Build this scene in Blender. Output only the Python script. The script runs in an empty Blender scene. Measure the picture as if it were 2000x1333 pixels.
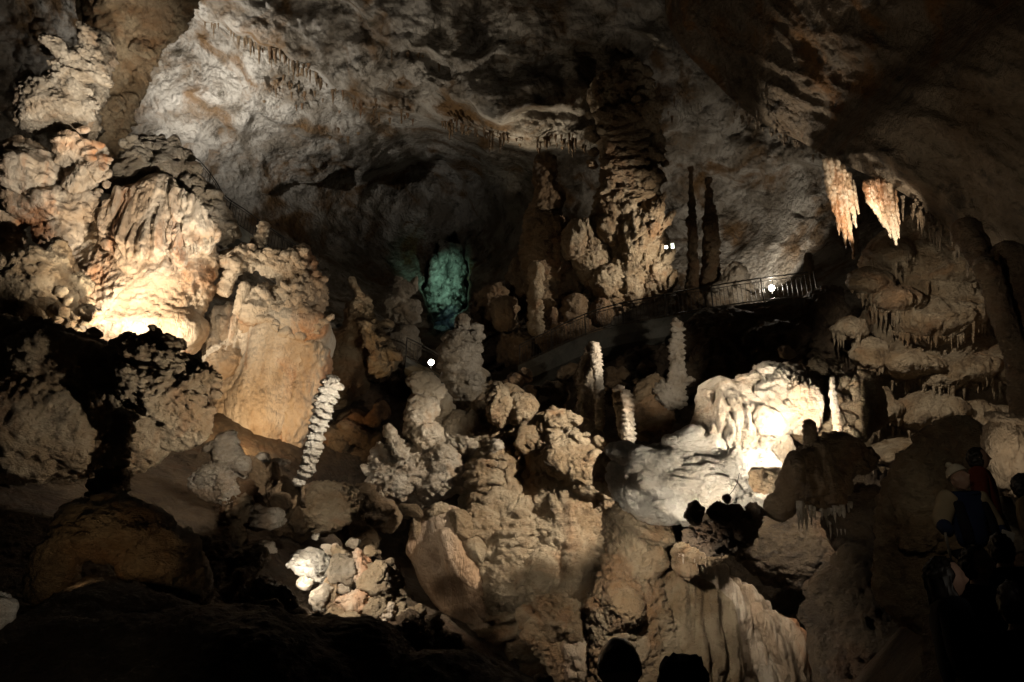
import bpy, math, random
import numpy as np
from mathutils import Vector, Matrix, Euler

# ------------------------------------------------------------------ camera, world, exposure
scene = bpy.context.scene
COL = scene.collection
FPX, PITCH, CAMZ = 1600.0, math.radians(25.0), 1.6
cam_d = bpy.data.cameras.new('camera'); cam = bpy.data.objects.new('camera', cam_d); COL.objects.link(cam)
cam.location = (0, 0, CAMZ); cam.rotation_euler = (math.radians(90) + PITCH, 0, 0)
cam_d.sensor_width = 36.0; cam_d.lens = 36.0 * FPX / 2000.0; cam_d.clip_start = 0.1; cam_d.clip_end = 600
scene.camera = cam
world = bpy.data.worlds.new('World'); scene.world = world; world.use_nodes = True
world.node_tree.nodes['Background'].inputs[0].default_value = (0.55, 0.5, 0.42, 1)
world.node_tree.nodes['Background'].inputs[1].default_value = 0.0025
scene.view_settings.view_transform = 'Standard'; scene.view_settings.look = 'None'
scene.view_settings.exposure = 0.0; scene.view_settings.gamma = 1.0; scene.view_settings.use_curve_mapping = False
scene.cycles.use_denoising = True
scene.cycles.max_bounces = 5; scene.cycles.diffuse_bounces = 3; scene.cycles.glossy_bounces = 2
scene.cycles.sample_clamp_indirect = 3.0

CC = np.array([0, 0, CAMZ]); FV = np.array([0, math.cos(PITCH), math.sin(PITCH)])
UV = np.array([0, -math.sin(PITCH), math.cos(PITCH)]); RV = np.array([1.0, 0, 0])
def P(px, py, d):
    px = np.asarray(px, float)[..., None]; py = np.asarray(py, float)[..., None]; d = np.asarray(d, float)[..., None]
    return CC + d * (FV + (px - 1000) / FPX * RV + (666.5 - py) / FPX * UV)

# ------------------------------------------------------------------ lamps of the cave, with added fill spots where parts stayed dark
WARM = (1.0, 0.84, 0.62); NEUT = (1.0, 0.88, 0.72); COOL = (1.0, 0.94, 0.85); ORNG = (1.0, 0.66, 0.34)
def spot(pos, tgt, power, ang=60, blend=0.5, col=NEUT, rad=0.08):
    ld = bpy.data.lights.new('flood_or_fill_lamp', 'SPOT'); lo = bpy.data.objects.new('flood_or_fill_lamp', ld); COL.objects.link(lo)
    a = Vector(P(*pos)); b = Vector(P(*tgt)); lo.location = a
    lo.rotation_euler = (b - a).to_track_quat('-Z', 'Y').to_euler()
    ld.energy = power; ld.spot_size = math.radians(ang); ld.spot_blend = blend; ld.color = col; ld.shadow_soft_size = rad
    return lo
def bulb(pos, power, col=NEUT, rad=0.08):
    ld = bpy.data.lights.new('flood_or_fill_lamp', 'POINT'); lo = bpy.data.objects.new('flood_or_fill_lamp', ld); COL.objects.link(lo)
    lo.location = P(*pos); ld.energy = power; ld.color = col; ld.shadow_soft_size = rad
# left side of the hall
spot((248,676,28.2),(262,560,31), 1900, 150, .7, WARM)          # foot of the great flowstone
spot((238,304,33.8),(262,200,37), 260, 70, .6, NEUT)            # slanting column
spot((345,262,41),(430,110,46.5), 5200, 130, 1.0, COOL, .15)       # upper left ceiling
spot((560,600,24),(110,300,31), 7000, 56, .5, NEUT)              # left lumps and plates
spot((455,868,28),(500,780,31.5), 750, 120, .8, ORNG)           # orange trunk
spot((360,630,25.5),(560,580,32), 1000, 70, .8, WARM)           # massif
spot((735,770,21.3),(622,840,24), 1500, 56, .4, NEUT)            # banded stalagmite
spot((566,1140,17.9),(640,1095,19), 60, 150, .5, NEUT)          # stone pile
spot((560,1000,16.2),(715,1140,18.8), 900, 58, .4, NEUT)
spot((530,900,17.6),(390,860,19.5), 650, 72, .3, NEUT)            # right end of the boulder, plated stalagmite
spot((130,1130,10.9),(230,1045,12.5), 14, 110, .8, ORNG)
spot((60,1250,5.8),(0,1190,7), 25, 90, .8, NEUT)
# centre
spot((1500,655,21.5),(1000,950,26), 7500, 46, .5, NEUT)
spot((1230,1060,16.8),(1360,1260,19.6), 560, 120, .6, NEUT)
spot((1430,690,21.5),(1270,705,27), 700, 42, .6, NEUT)
spot((215,330,25.5),(115,125,31.5), 4200, 46, .7, NEUT)
# right
spot((1572,852,18.9),(1515,855,20.6), 1050, 150, .6, NEUT)
spot((1412,985,18.3),(1390,930,20), 240, 165, .5, NEUT)
spot((1290,1005,17.6),(1370,920,19.5), 60, 90, .8, NEUT)
spot((1250,640,20),(1480,790,21), 620, 50, .6, NEUT)
spot((1600,470,23),(1820,690,26), 1500, 80, .8, NEUT)
spot((1700,500,26),(1655,400,28.3), 700, 50, .4, NEUT)
spot((1800,500,25.2),(1735,420,27.5), 620, 50, .4, NEUT)
spot((1990,900,11.2),(1965,860,12), 8, 150, .5, WARM)
spot((1800,760,7.0),(1880,960,8.8), 9, 50, .8, WARM)  # spot added to bring out the man in the knitted hat
spot((1995,1060,4.1),(1860,1135,4.6), .8, 60, .8, NEUT)  # spot added for the long haired woman's face
spot((1700,1020,15),(1620,950,17.5), 24, 90, .8, WARM)
spot((1800,700,9),(1800,900,13.5), 50, 60, .8, WARM)
# far middle
spot((1430,510,37.3),(1220,480,40), 2600, 80, .7, NEUT)
spot((1507,535,44.2),(1440,420,51), 1100, 130, .9, NEUT)
spot((1010,420,46),(1060,230,45), 1000, 100, .9, WARM)
spot((740,430,40),(800,60,47), 1700, 90, 1.0, NEUT)  # unseen fill added to lift the middle of the ceiling
spot((1400,480,38),(1530,265,36), 1700, 44, .9, NEUT)
spot((1500,420,20),(1850,150,28), 260, 90, 1.0, WARM)
spot((876,530,54.4),(868,560,58), 200, 90, .6, (.5, 1.0, .72))
spot((900,600,54),(880,635,58.5), 30, 40, .6, (.4, .8, 1.0))
spot((1480,545,39),(1430,550,42), 140, 90, .8, NEUT)
spot((1720,700,15),(1960,640,20), 170, 60, .8, NEUT)
spot((575,900,18.4),(640,985,20.4), 170, 70, .5, NEUT)
spot((1440,955,17.0),(1530,955,17.6), 16, 90, .7, COOL)
spot((233,272,34.2),(240,238,36.6), 110, 110, .6, NEUT)
spot((1330,650,25),(850,700,32), 1900, 46, .7, NEUT)  # added to brighten the tiered stalagmite, which stayed dark
spot((1000,900,20),(700,700,34), 1100, 34, .8, WARM)  # added to carry light on to the spire


# ------------------------------------------------------------------ noise in numpy
RS = np.random.RandomState(7)
_pm = RS.permutation(256).astype(np.int32); _pm = np.concatenate([_pm, _pm, _pm])
_g = RS.normal(size=(256, 3)).astype(np.float32); _g /= np.linalg.norm(_g, axis=1, keepdims=True)
_w = RS.rand(256, 3).astype(np.float32)
def pn(p):
    p = p.astype(np.float32); fi = np.floor(p); f = p - fi; i = fi.astype(np.int32) & 255
    u = f * f * f * (f * (f * 6 - 15) + 10)
    out = 0
    for dx in (0, 1):
        wx = u[:, 0] if dx else 1 - u[:, 0]; hx = _pm[(i[:, 0] + dx) & 255]
        for dy in (0, 1):
            wy = wx * (u[:, 1] if dy else 1 - u[:, 1]); hy = _pm[hx + ((i[:, 1] + dy) & 255)]
            for dz in (0, 1):
                w = wy * (u[:, 2] if dz else 1 - u[:, 2]); g = _g[_pm[hy + ((i[:, 2] + dz) & 255)]]
                out = out + w * (g[:, 0] * (f[:, 0] - dx) + g[:, 1] * (f[:, 1] - dy) + g[:, 2] * (f[:, 2] - dz))
    return out * 1.5
def fbm(p, o=4, h=0.5):
    a, s, t = 1.0, 0, 0
    for k in range(o):
        s = s + a * pn(p * (2.03 ** k) + 17.3 * k); t += a; a *= h
    return s / t
def ridged(p, o=3):
    a, s, t = 1.0, 0, 0
    for k in range(o):
        s = s + a * (1 - 2 * np.abs(pn(p * (2.1 ** k) + 9.1 * k))); t += a; a *= 0.5
    return s / t
def worley(p):
    p = p.astype(np.float32); fi = np.floor(p); f = p - fi; i = fi.astype(np.int32) & 255
    f1 = np.full(len(p), 9, np.float32); f2 = f1.copy()
    for dx in (-1, 0, 1):
        hx = _pm[(i[:, 0] + dx) & 255]
        for dy in (-1, 0, 1):
            hy = _pm[hx + ((i[:, 1] + dy) & 255)]
            for dz in (-1, 0, 1):
                c = _w[_pm[hy + ((i[:, 2] + dz) & 255)]]
                d = (f[:, 0] - dx - c[:, 0]) ** 2 + (f[:, 1] - dy - c[:, 1]) ** 2 + (f[:, 2] - dz - c[:, 2]) ** 2
                f2 = np.minimum(f2, np.maximum(f1, d)); f1 = np.minimum(f1, d)
    return np.sqrt(f1), np.sqrt(f2)
def sstep(a, b, x):
    t = np.clip((x - a) / (b - a), 0, 1); return t * t * (3 - 2 * t)

# Styles of limestone surface.  All lengths in units of S (= the piece's own radius in metres).
# lump: big swells; pop: cauliflower knobs split by crevices (size, depth); led: stacked plates (spacing, depth, warp);
# flu: vertical grooves (spacing, depth); fine: small roughness; crk: cracks (size, depth)
ST = {
 'lump':   dict(lump=.22, pop=(.55, .13), fine=.05, crk=(.9, .07)),
 'pop':    dict(lump=.20, pop=(.26, .10), pop2=(.11, .04), fine=.03, crk=(.7, .10)),
 'popbig': dict(lump=.25, pop=(.34, .13), pop2=(.15, .05), led=(.5, .06, .5), fine=.03),
 'plates': dict(lump=.12, led=(.50, .34, .45), led2=(.19, .12, .35), pop=(.35, .07), fine=.03),
 'thin':   dict(lump=.12, led=(.80, .62, .5), led2=(.33, .24, .4), pop=(.8, .10), fine=.03),
 'smooth': dict(lump=.16, flu=(.30, .03), fine=.015, pop=(.9, .03)),
 'flow':   dict(lump=.16, led=(.55, .10, .35), flu=(.12, .05), fine=.02, pop=(.5, .04)),
 'drape':  dict(lump=.10, flu=(.15, .12), flu2=(.065, .045), fine=.012),
 'slab':   dict(lump=.10, flu=(.5, .03), fine=.01),
 'comb':   dict(lump=.08, flu=(.13, .13), flu2=(.055, .05), fine=.01),
 'tierdome': dict(lump=.14, flu=(.13, .06), flu2=(.06, .03), led2=(.22, .05, .5), fine=.02),
 'terrace':dict(lump=.14, led=(.13, .035, .5), led2=(.33, .06, .6), fine=.025, pop=(.6, .05)),
 'tiers':  dict(lump=.10, led=(.62, .30, .22), flu=(.11, .07), pop=(.4, .05), fine=.02),
 'pillow': dict(lump=.10, pop=(.75, .13), sqz=2.3, pop2=(.3, .03), fine=.012),
 'rock':   dict(lump=.20, fine=.05, crk=(.8, .06), ridge=(.7, .07)),
 'smrock': dict(lump=.12, fine=.03, crk=(1.2, .03), ridge=(.9, .04)),
 'scale':  dict(lump=.12, led=(.16, .05, 1.0), led2=(.30, .06, 1.2), pop=(.25, .05), fine=.03, crk=(.5, .05)),
}
def saw(h, p):
    k = np.floor(h); t = h - k
    prof = np.where(t < .2, sstep(0, .2, t), 1 - .95 * sstep(.2, 1.0, t) ** 1.3)
    j = .7 + .35 * np.sin(k * 12.9898 + 3 * pn(p * .7 + 5))
    return (prof - .45) * j, t
DET = dict(slab=.2, comb=.12, smooth=.3, drape=.42, pillow=.4, tiers=1.2, tierdome=.7, flow=1.3, terrace=1.3, plates=1.3, thin=.8, smrock=.8, rock=1.5, lump=1.4, pop=1.4, popbig=1.5, scale=1.6)
def detail(p, k, st, ledge=1.0):
    w = DET.get(st, 1.0) if isinstance(st, str) else st; q = (p / (k * 17)).astype(np.float32); q[:, 2] *= 1.25
    wv = np.stack([pn(q * .9), pn(q * .9 + 31), pn(q * .9 + 57)], 1)
    f1, f2 = worley(q + .55 * wv); o = 3.0 * (.55 - f1) - 2.6 * (1 - sstep(0, .13, f2 - f1)) * sstep(-.25, .25, pn(q * .35 + 8))
    h = q[:, 2] * .85 + 1.1 * fbm(q * .35 + 3, 3); kf = np.floor(h); t = h - kf
    o += ledge * 3.2 * (np.where(t < .12, t / .12, 1 - (t - .12) / .88) - .5) * sstep(-.15, .25, pn(q * .3 + 40 + kf[:, None] * 3.7))
    f1, _ = worley(q * 2.6 + 11); o += 1.3 * (.5 - f1) + .8 * fbm(q * 4.5, 2)
    o += ledge * 1.5 * (ridged(np.stack([q[:, 0], q[:, 1], q[:, 2] * 2.6], 1) * 1.1 + 60, 2) - .2)
    return o * w * k * (.6 + 1.1 * sstep(-.35, .35, pn(q * .16 + 90)))
def warp(v, S, a=.30):
    q = (v / S).astype(np.float32)
    f = lambda o, s: pn(q * s + o)
    w = np.stack([f(0, .6), f(21, .6), f(43, .6)], 1) * 1.2 + np.stack([f(5, 1.4), f(26, 1.4), f(48, 1.4)], 1) * .5
    return v + w * a * S
def relief(p, S, st, up=None):
    s = ST[st] if isinstance(st, str) else st
    q = (p / S).astype(np.float32); o = np.zeros(len(q), np.float32)
    z = q[:, 2] if up is None else q @ np.asarray(up, np.float32)
    if 'lump' in s: o += s['lump'] * 1.6 * fbm(q * .8, 3)
    t = None
    if 'led' in s:
        a, b, w = s['led']; w1 = w * (fbm(q * 1.3 + 3, 3) * 2.2)
        v, t = saw(z / a + w1 / a * .5, q); o += b * v
    if 'led2' in s:
        a, b, w = s['led2']; v, _ = saw(z / a + w * (fbm(q * 2.6 + 31, 2) * 2) / a * .5, q * 2 + 7); o += b * v * (.6 + .8 * pn(q * 2 + 4))
    for key, sd in (('flu', 0), ('flu2', 50)):
        if key in s:
            a, b = s[key]; c = q.copy(); c[:, 2] *= .13; c += .25 * a * pn(q * 2)[:, None]
            f = 2.4 * np.abs(pn(c / a * .55 + sd)) ** .6 - 1.25
            if t is not None: f = f * (1.25 - t)
            o += b * f
    if 'sqz' in s: q = q.copy(); q[:, 2] = q[:, 2] * s['sqz'] + .5 * q[:, 0]
    if 'pop' in s:
        a, b = s['pop']; f1, f2 = worley(q / a + .35 * np.stack([pn(q / a), pn(q / a + 40), pn(q / a + 80)], 1))
        o += b * (np.clip(1 - f1 * f1 * 1.3, -.3, 1) - .45 - .55 * (1 - sstep(0, .16, f2 - f1)))
    if 'pop2' in s:
        a, b = s['pop2']; f1, f2 = worley(q / a + 20); o += b * (.6 - f1 - .4 * (1 - sstep(0, .15, f2 - f1))) * (.5 + sstep(-.3, .3, pn(q * 1.5 + 9)))
    if 'crk' in s:
        a, b = s['crk']; w = np.stack([fbm(q * 2, 2), fbm(q * 2 + 40, 2), fbm(q * 2 + 80, 2)], 1)
        o -= b * np.exp(-(pn(q / a + .6 * w + 70) / .035) ** 2) * 1.3; o -= b * np.exp(-(pn(q / a * 1.9 + .6 * w + 170) / .05) ** 2) * .6
    if 'ridge' in s:
        a, b = s['ridge']; o += b * ridged(q / a + 13, 3)
    if 'fine' in s: o += s['fine'] * 1.6 * fbm(q * 7, 3, .6)
    return o.astype(np.float64)

# ------------------------------------------------------------------ mesh plumbing
def mesh_from(name, v, quads, mat, tris=None, smooth=True):
    me = bpy.data.meshes.new(name); v = np.asarray(v, np.float32)
    nq = len(quads); nt = 0 if tris is None else len(tris)
    me.vertices.add(len(v)); me.vertices.foreach_set('co', v.ravel())
    loops = [np.asarray(quads, np.int32).ravel()] if nq else []
    if nt: loops.append(np.asarray(tris, np.int32).ravel())
    L = np.concatenate(loops); me.loops.add(len(L)); me.loops.foreach_set('vertex_index', L)
    st = np.concatenate([np.arange(nq) * 4, nq * 4 + np.arange(nt) * 3]).astype(np.int32)
    me.polygons.add(nq + nt); me.polygons.foreach_set('loop_start', st)
    me.polygons.foreach_set('use_smooth', np.full(nq + nt, smooth)); me.update(calc_edges=True)
    me.materials.append(mat); return me
def grid_faces(m, n, wrap=False):
    i = np.arange(m - 1)[:, None]; j = np.arange(n if wrap else n - 1)[None, :]; k = (j + 1) % n
    return np.stack([i * n + j, i * n + k, (i + 1) * n + k, (i + 1) * n + j], -1).reshape(-1, 4)
def vnorm(v, q):
    a, b, c, d = (v[q[:, k]] for k in range(4)); fn = np.cross(c - a, d - b); n = np.zeros_like(v)
    for k in range(4): np.add.at(n, q[:, k], fn)
    return n / (np.linalg.norm(n, axis=1, keepdims=True) + 1e-12)
def link(name, me, loc=(0, 0, 0), parent=None):
    o = bpy.data.objects.new(name, me); o.location = loc; COL.objects.link(o)
    if parent is not None: o.parent = parent
    return o
def tag(o, label=None, cat=None, group=None, kind=None):
    for k, v in (('label', label), ('category', cat), ('group', group), ('kind', kind)):
        if v: o[k] = v
    return o
def spline(pts, m):
    pts = np.asarray(pts, float); n = len(pts)
    seg = np.linalg.norm(np.diff(pts[:, :2], axis=0), axis=1) + 1e-6; cum = np.concatenate([[0], np.cumsum(seg)])
    t = np.linspace(0, cum[-1], m); out = np.zeros((m, pts.shape[1]))
    tan = np.zeros_like(pts)
    for k in range(n):
        a, b = max(k - 1, 0), min(k + 1, n - 1); tan[k] = (pts[b] - pts[a]) / (cum[b] - cum[a])
    k = np.clip(np.searchsorted(cum, t, 'right') - 1, 0, n - 2); h = seg[k][:, None]; u = ((t - cum[k]) / seg[k])[:, None]
    out = (2*u**3 - 3*u**2 + 1) * pts[k] + (u**3 - 2*u**2 + u) * h * tan[k] + (-2*u**3 + 3*u**2) * pts[k + 1] + (u**3 - u**2) * h * tan[k + 1]
    return out, cum[-1]
BUDGET = [0]
def tube_geo(pts, d, st, S=None, sq=1.0, res=3.0, off=0.0, amp=1.0, rot=None):
    """generalised cylinder; pts = (px, py, r_px[, extra depth m]) in order; rounded ends."""
    pts = [tuple(p) + (0,) * (4 - len(p)) for p in pts]; L = sum(math.dist(pts[k][:2], pts[k + 1][:2]) for k in range(len(pts) - 1))
    rm = max(p[2] for p in pts); res *= 1.58; m = int(np.clip(L / res, 8, 240)); n = int(np.clip(4.2 * rm / res, 12, 200))
    c, L = spline(pts, m); r = np.maximum(c[:, 2], .5); dd = d + off + c[:, 3]
    s = np.linspace(0, L, m); r0, r1 = r[0], r[-1]
    for e, re in ((s, r0), (L - s, r1)):      # round the ends off
        q = np.clip(e / max(re, .1), 0, 1); r = r * np.sqrt(np.clip(1 - (1 - q) ** 2, .0004, 1))
    tx = np.gradient(c[:, 0]); ty = np.gradient(c[:, 1]); tn = np.hypot(tx, ty) + 1e-9; tx /= tn; ty /= tn
    cen = P(c[:, 0], c[:, 1], dd); k = (dd / FPX)[:, None]
    side = (-ty)[:, None] * RV - (tx)[:, None] * UV; ax = tx[:, None] * RV - ty[:, None] * UV
    a = np.linspace(0, 2 * np.pi, n, endpoint=False); a = a - .42 * np.cos(a)      # finer towards the open hall, coarser at the back
    dirs = side[:, None, :] * np.cos(a)[None, :, None] + FV[None, None, :] * np.sin(a)[None, :, None] * sq
    v = (cen[:, None, :] + dirs * (r[:, None] * k)[:, :, None]).reshape(-1, 3)
    q = grid_faces(m, n, True)
    Sm = (S or float(np.mean(c[:, 2]))) * float(np.mean(k)); km = float(np.mean(k))
    v = warp(v, min(Sm, rm * km) * 1.2, .10 if rm < 22 or st in ('drape', 'smooth') else .20)
    nr = vnorm(v, q); sg = np.sign(np.sum(nr * dirs.reshape(-1, 3), axis=1).sum())
    if sg < 0: q = q[:, ::-1]; nr = -nr
    seedv = np.array([pts[0][0] * .37, pts[0][1] * .73, 0]) * .01
    axis = (cen[-1] - cen[0]); axis = axis / (np.linalg.norm(axis) + 1e-9)
    if axis[2] < 0: axis = -axis
    up = axis if abs(axis[2]) > .5 else None
    dsp = relief(v + seedv * Sm * 7, Sm, st, up) * Sm * amp + detail(v, km, st) * min(1, rm / 22)
    fade = np.repeat(np.clip(r / np.maximum(c[:, 2], .5), .12, 1), n)
    v = v + nr * (dsp * fade)[:, None]
    base = len(v); v = np.vstack([v, v[:n].mean(0), v[-n:].mean(0)])
    j = np.arange(n); t1 = np.stack([np.full(n, base), (j + 1) % n, j], 1); t2 = np.stack([np.full(n, base + 1), (m - 1) * n + j, (m - 1) * n + (j + 1) % n], 1)
    if sg < 0: t1 = t1[:, ::-1]; t2 = t2[:, ::-1]
    return v, q, np.vstack([t1, t2])
_cs = {}
def csphere(n):
    if n not in _cs:
        g = np.tan(np.linspace(-1, 1, n) * math.pi / 4); A, B = np.meshgrid(g, g, indexing='ij'); o = np.ones_like(A)
        vs = [np.stack(x, -1).reshape(-1, 3) for x in ((o, A, B), (-o, B, A), (B, o, A), (A, -o, B), (A, B, o), (B, A, -o))]
        q1 = grid_faces(n, n); q = np.vstack([q1 + k * n * n for k in range(6)]); v = np.vstack(vs)
        key = np.round(v * 1e5).astype(np.int64); _, idx, inv = np.unique(key, axis=0, return_index=True, return_inverse=True)
        v = v[idx]; q = inv.ravel()[q]; v = v / np.linalg.norm(v, axis=1, keepdims=True)
        a = v[q[:, 0]]; fn = np.cross(v[q[:, 2]] - a, v[q[:, 3]] - v[q[:, 1]]); fl = np.sum(fn * a, 1) < 0; q[fl] = q[fl][:, ::-1]
        _cs[n] = (v, q)
    return _cs[n]
def blob_geo(cx, cy, rx, ry, rot, d, st, rz=None, off=0.0, res=3.0, S=None, cuts=0, box=0.0, seed=0, amp=1.0, hang=0.0):
    rz = rz or (rx + ry) / 2; k = (d + off) / FPX; n = int(np.clip(1.5 * max(rx, ry, rz * .6) / (res * 1.5), 6, 80))
    u, q = csphere(n); u = u.copy(); rr = random.Random(seed * 131 + int(cx) * 7 + int(cy))
    if box: u = u / (np.sum(np.abs(u) ** (2 + box), 1, keepdims=True) ** (1 / (2 + box)))
    for c in range(cuts):
        nn = np.array([rr.gauss(0, 1) for _ in range(3)]); nn /= np.linalg.norm(nn); h = rr.uniform(.5, .82)
        dt = u @ nn; u = u - nn * np.maximum(dt - h, 0)[:, None] * .92
    a = math.radians(rot); ex = math.cos(a) * RV - math.sin(a) * UV; ey = math.sin(a) * RV + math.cos(a) * UV
    lx, lz, ly = u[:, 0] * rx, u[:, 1] * rz, u[:, 2] * ry
    cen = P(cx, cy, d + off); v = cen + (lx[:, None] * ex + ly[:, None] * ey + lz[:, None] * FV) * k
    Sm = (S or (rx + ry) / 2) * k; sd = np.array([rr.uniform(0, 9) for _ in range(3)]) * Sm
    mn = min(rx, ry); v = warp(v + sd, mn * k * 1.5, .12 if cuts else .24) - sd; nr = vnorm(v, q)
    v = v + nr * (relief(v + sd, Sm, st) * Sm * amp + detail(v, k, st) * min(1, mn / 22))[:, None]
    return v, q, None
class N: pass
def add_mesh(name, geo, mat, loc, parent):
    v, q, t = geo; BUDGET[0] += 2 * len(q)
    lo = np.asarray(loc); me = mesh_from(name, v - lo, q, mat, t)
    return link(name, me, (0, 0, 0) if parent is not None else loc, parent)
SURF = {}
def proj(v):
    w = v - CC; z = w @ FV; return np.stack([1000 + FPX * (w @ RV) / z, 666.5 - FPX * (w @ UV) / z, z], 1)
def depth_at(surf, x, y, r):
    r = max(7, r * .55); m = (np.abs(surf[:, 0] - x) < r) & (np.abs(surf[:, 1] - y) < r)
    return float(np.percentile(surf[m, 2], 12)) if m.sum() > 3 else None
def T(name, label, cat, d, parts, mat, group=None, res=None):
    """one thing; parts: ('t', partname, pts, style, opts) tube, ('b', partname, (cx,cy,rx,ry,rot), style, opts) lump"""
    geos = []; surf = np.zeros((0, 3))
    for k, p in enumerate(parts):
        kind, pname, g, st = p[:4]; o = dict(p[4]) if len(p) > 4 else {}; emb = o.pop('emb', None)
        if k and kind == 'b' and (emb is not None or o.get('off', 0) < 0):
            z = depth_at(surf, g[0], g[1], min(g[2], g[3]))
            rzz = o.get('rz') or (g[2] + g[3]) / 2
            if z is not None: rzz = min(rzz, 1.2 * min(g[2], g[3])); o['rz'] = rzz; o['off'] = z - d + (.35 if emb is None else emb) * rzz * d / FPX
        if k and kind == 't' and any(len(x) > 3 and x[3] < 0 for x in g):
            zs = [depth_at(surf, x[0], x[1], x[2]) for x in g]; ok = [z for z in zs if z is not None]
            if ok: g = [(x[0], x[1], x[2], (z if z is not None else float(np.mean(ok))) - d + .35 * x[2] * o.get('sq', 1) * d / FPX) for x, z in zip(g, zs)]; o['off'] = 0
        m = o.pop('mat', mat); lb = o.pop('label', None)
        if res and 'res' not in o: o['res'] = res
        if kind == 't': geos.append((pname, tube_geo(g, d, st, **o), m, lb))
        else:
            g = tuple(g) + (0,) * (5 - len(g)); geos.append((pname, blob_geo(*g, d, st, seed=k, **o), m, lb))
        surf = np.vstack([surf, proj(geos[-1][1][0])])
    SURF[name + label] = surf
    allv = np.vstack([g[1][0] for g in geos]); c = allv.mean(0); base = (c[0], c[1], allv[:, 2].min())
    if len(geos) == 1:
        o = add_mesh(name, geos[0][1], geos[0][2], base, None); return tag(o, label, cat, group)
    root = link(name, None, base); tag(root, label, cat, group)
    for pname, g, m, lb in geos:
        o = add_mesh(pname, g, m, base, root)
        if lb: o['label'] = lb
    return root

# ------------------------------------------------------------------ materials
def nd(nt, t, **kw):
    n = nt.nodes.new(t)
    for k, v in kw.items():
        if isinstance(v, (int, float, tuple, str, bool)) and hasattr(n, k): setattr(n, k, v)
    return n
def rock_mat(name, base, pale, stain, dark, sc=1.0, rough=.58, bump=.8, streak=1.0, mottle=.5, spec=.42, stain_amt=.5, direction=None, lam=.16):
    m = bpy.data.materials.new(name); m.use_nodes = True; nt = m.node_tree; L = nt.links; b = nt.nodes['Principled BSDF']
    geo = nt.nodes.new('ShaderNodeNewGeometry')
    def mp(s, sz, off=0):
        q = nt.nodes.new('ShaderNodeMapping'); q.inputs['Scale'].default_value = (s, s, s * sz); q.inputs['Location'].default_value = (off, off * .7, off * .3)
        if direction: q.inputs['Rotation'].default_value = direction
        L.new(geo.outputs['Position'], q.inputs['Vector']); return q.outputs[0]
    def noise(vec, s, det=6, ro=.6, dist=0):
        q = nt.nodes.new('ShaderNodeTexNoise'); q.inputs['Scale'].default_value = s; q.inputs['Detail'].default_value = det
        q.inputs['Roughness'].default_value = ro; q.inputs['Distortion'].default_value = dist; L.new(vec, q.inputs['Vector']); return q.outputs['Fac']
    def ramp(f, a, c):
        q = nt.nodes.new('ShaderNodeMapRange'); q.inputs['From Min'].default_value = a; q.inputs['From Max'].default_value = c; q.interpolation_type = 'SMOOTHSTEP'
        L.new(f, q.inputs['Value']); return q.outputs[0]
    def mix(f, a, c, amt=None):
        q = nt.nodes.new('ShaderNodeMix'); q.data_type = 'RGBA'
        if amt is not None:
            mm = nt.nodes.new('ShaderNodeMath'); mm.operation = 'MULTIPLY'; mm.inputs[1].default_value = amt; L.new(f, mm.inputs[0]); f = mm.outputs[0]
        L.new(f, q.inputs['Factor'])
        for v, s in ((a, q.inputs['A']), (c, q.inputs['B'])):
            if isinstance(v, tuple): s.default_value = (*v, 1)
            else: L.new(v, s)
        return q.outputs['Result']
    p1 = mp(sc, 1 / streak); p2 = mp(sc, 1 / streak, 31.0); p3 = mp(sc, 1, 77.0)
    c = mix(ramp(noise(p1, .7, 8, .62, .6), .38, .62), base, pale)
    c = mix(ramp(noise(p2, .45, 7, .6, 1.0), .50, .66), c, stain, stain_amt)
    c = mix(ramp(noise(p3, 1.1, 9, .7, .4), .52, .68), c, dark, mottle)
    c = mix(ramp(noise(p3, 5.5, 6, .7), .55, .75), c, dark, mottle * .7)
    L.new(c, b.inputs['Base Color'])
    rr = nt.nodes.new('ShaderNodeMapRange'); rr.inputs['To Min'].default_value = rough - .15; rr.inputs['To Max'].default_value = min(1, rough + .15)
    L.new(noise(p3, 2.0, 4), rr.inputs['Value']); L.new(rr.outputs[0], b.inputs['Roughness']); b.inputs['Specular IOR Level'].default_value = spec
    f1 = noise(p1, 6.0, 9, .72); vo = nt.nodes.new('ShaderNodeTexVoronoi'); vo.inputs['Scale'].default_value = 5.5; vo.inputs['Randomness'].default_value = 1; L.new(p3, vo.inputs['Vector'])
    ad = nt.nodes.new('ShaderNodeMath'); ad.operation = 'MULTIPLY_ADD'; L.new(vo.outputs['Distance'], ad.inputs[0]); ad.inputs[1].default_value = -.45; L.new(f1, ad.inputs[2])
    p4 = mp(sc, 3.2 if streak <= 1 else .3, 13.0); f2 = noise(p4, 3.4, 5, .6, .8)
    sb = nt.nodes.new('ShaderNodeMath'); sb.operation = 'SUBTRACT'; L.new(f2, sb.inputs[0]); sb.inputs[1].default_value = .5
    ab = nt.nodes.new('ShaderNodeMath'); ab.operation = 'ABSOLUTE'; L.new(sb.outputs[0], ab.inputs[0])
    pw = ramp(ab.outputs[0], 0.0, .055)
    ad2 = nt.nodes.new('ShaderNodeMath'); ad2.operation = 'MULTIPLY_ADD'; L.new(pw, ad2.inputs[0]); ad2.inputs[1].default_value = lam; L.new(ad.outputs[0], ad2.inputs[2]); ad = ad2
    bp = nt.nodes.new('ShaderNodeBump'); bp.inputs['Strength'].default_value = bump; bp.inputs['Distance'].default_value = .5 / sc
    L.new(ad.outputs[0], bp.inputs['Height']); L.new(bp.outputs[0], b.inputs['Normal'])
    return m
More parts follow.
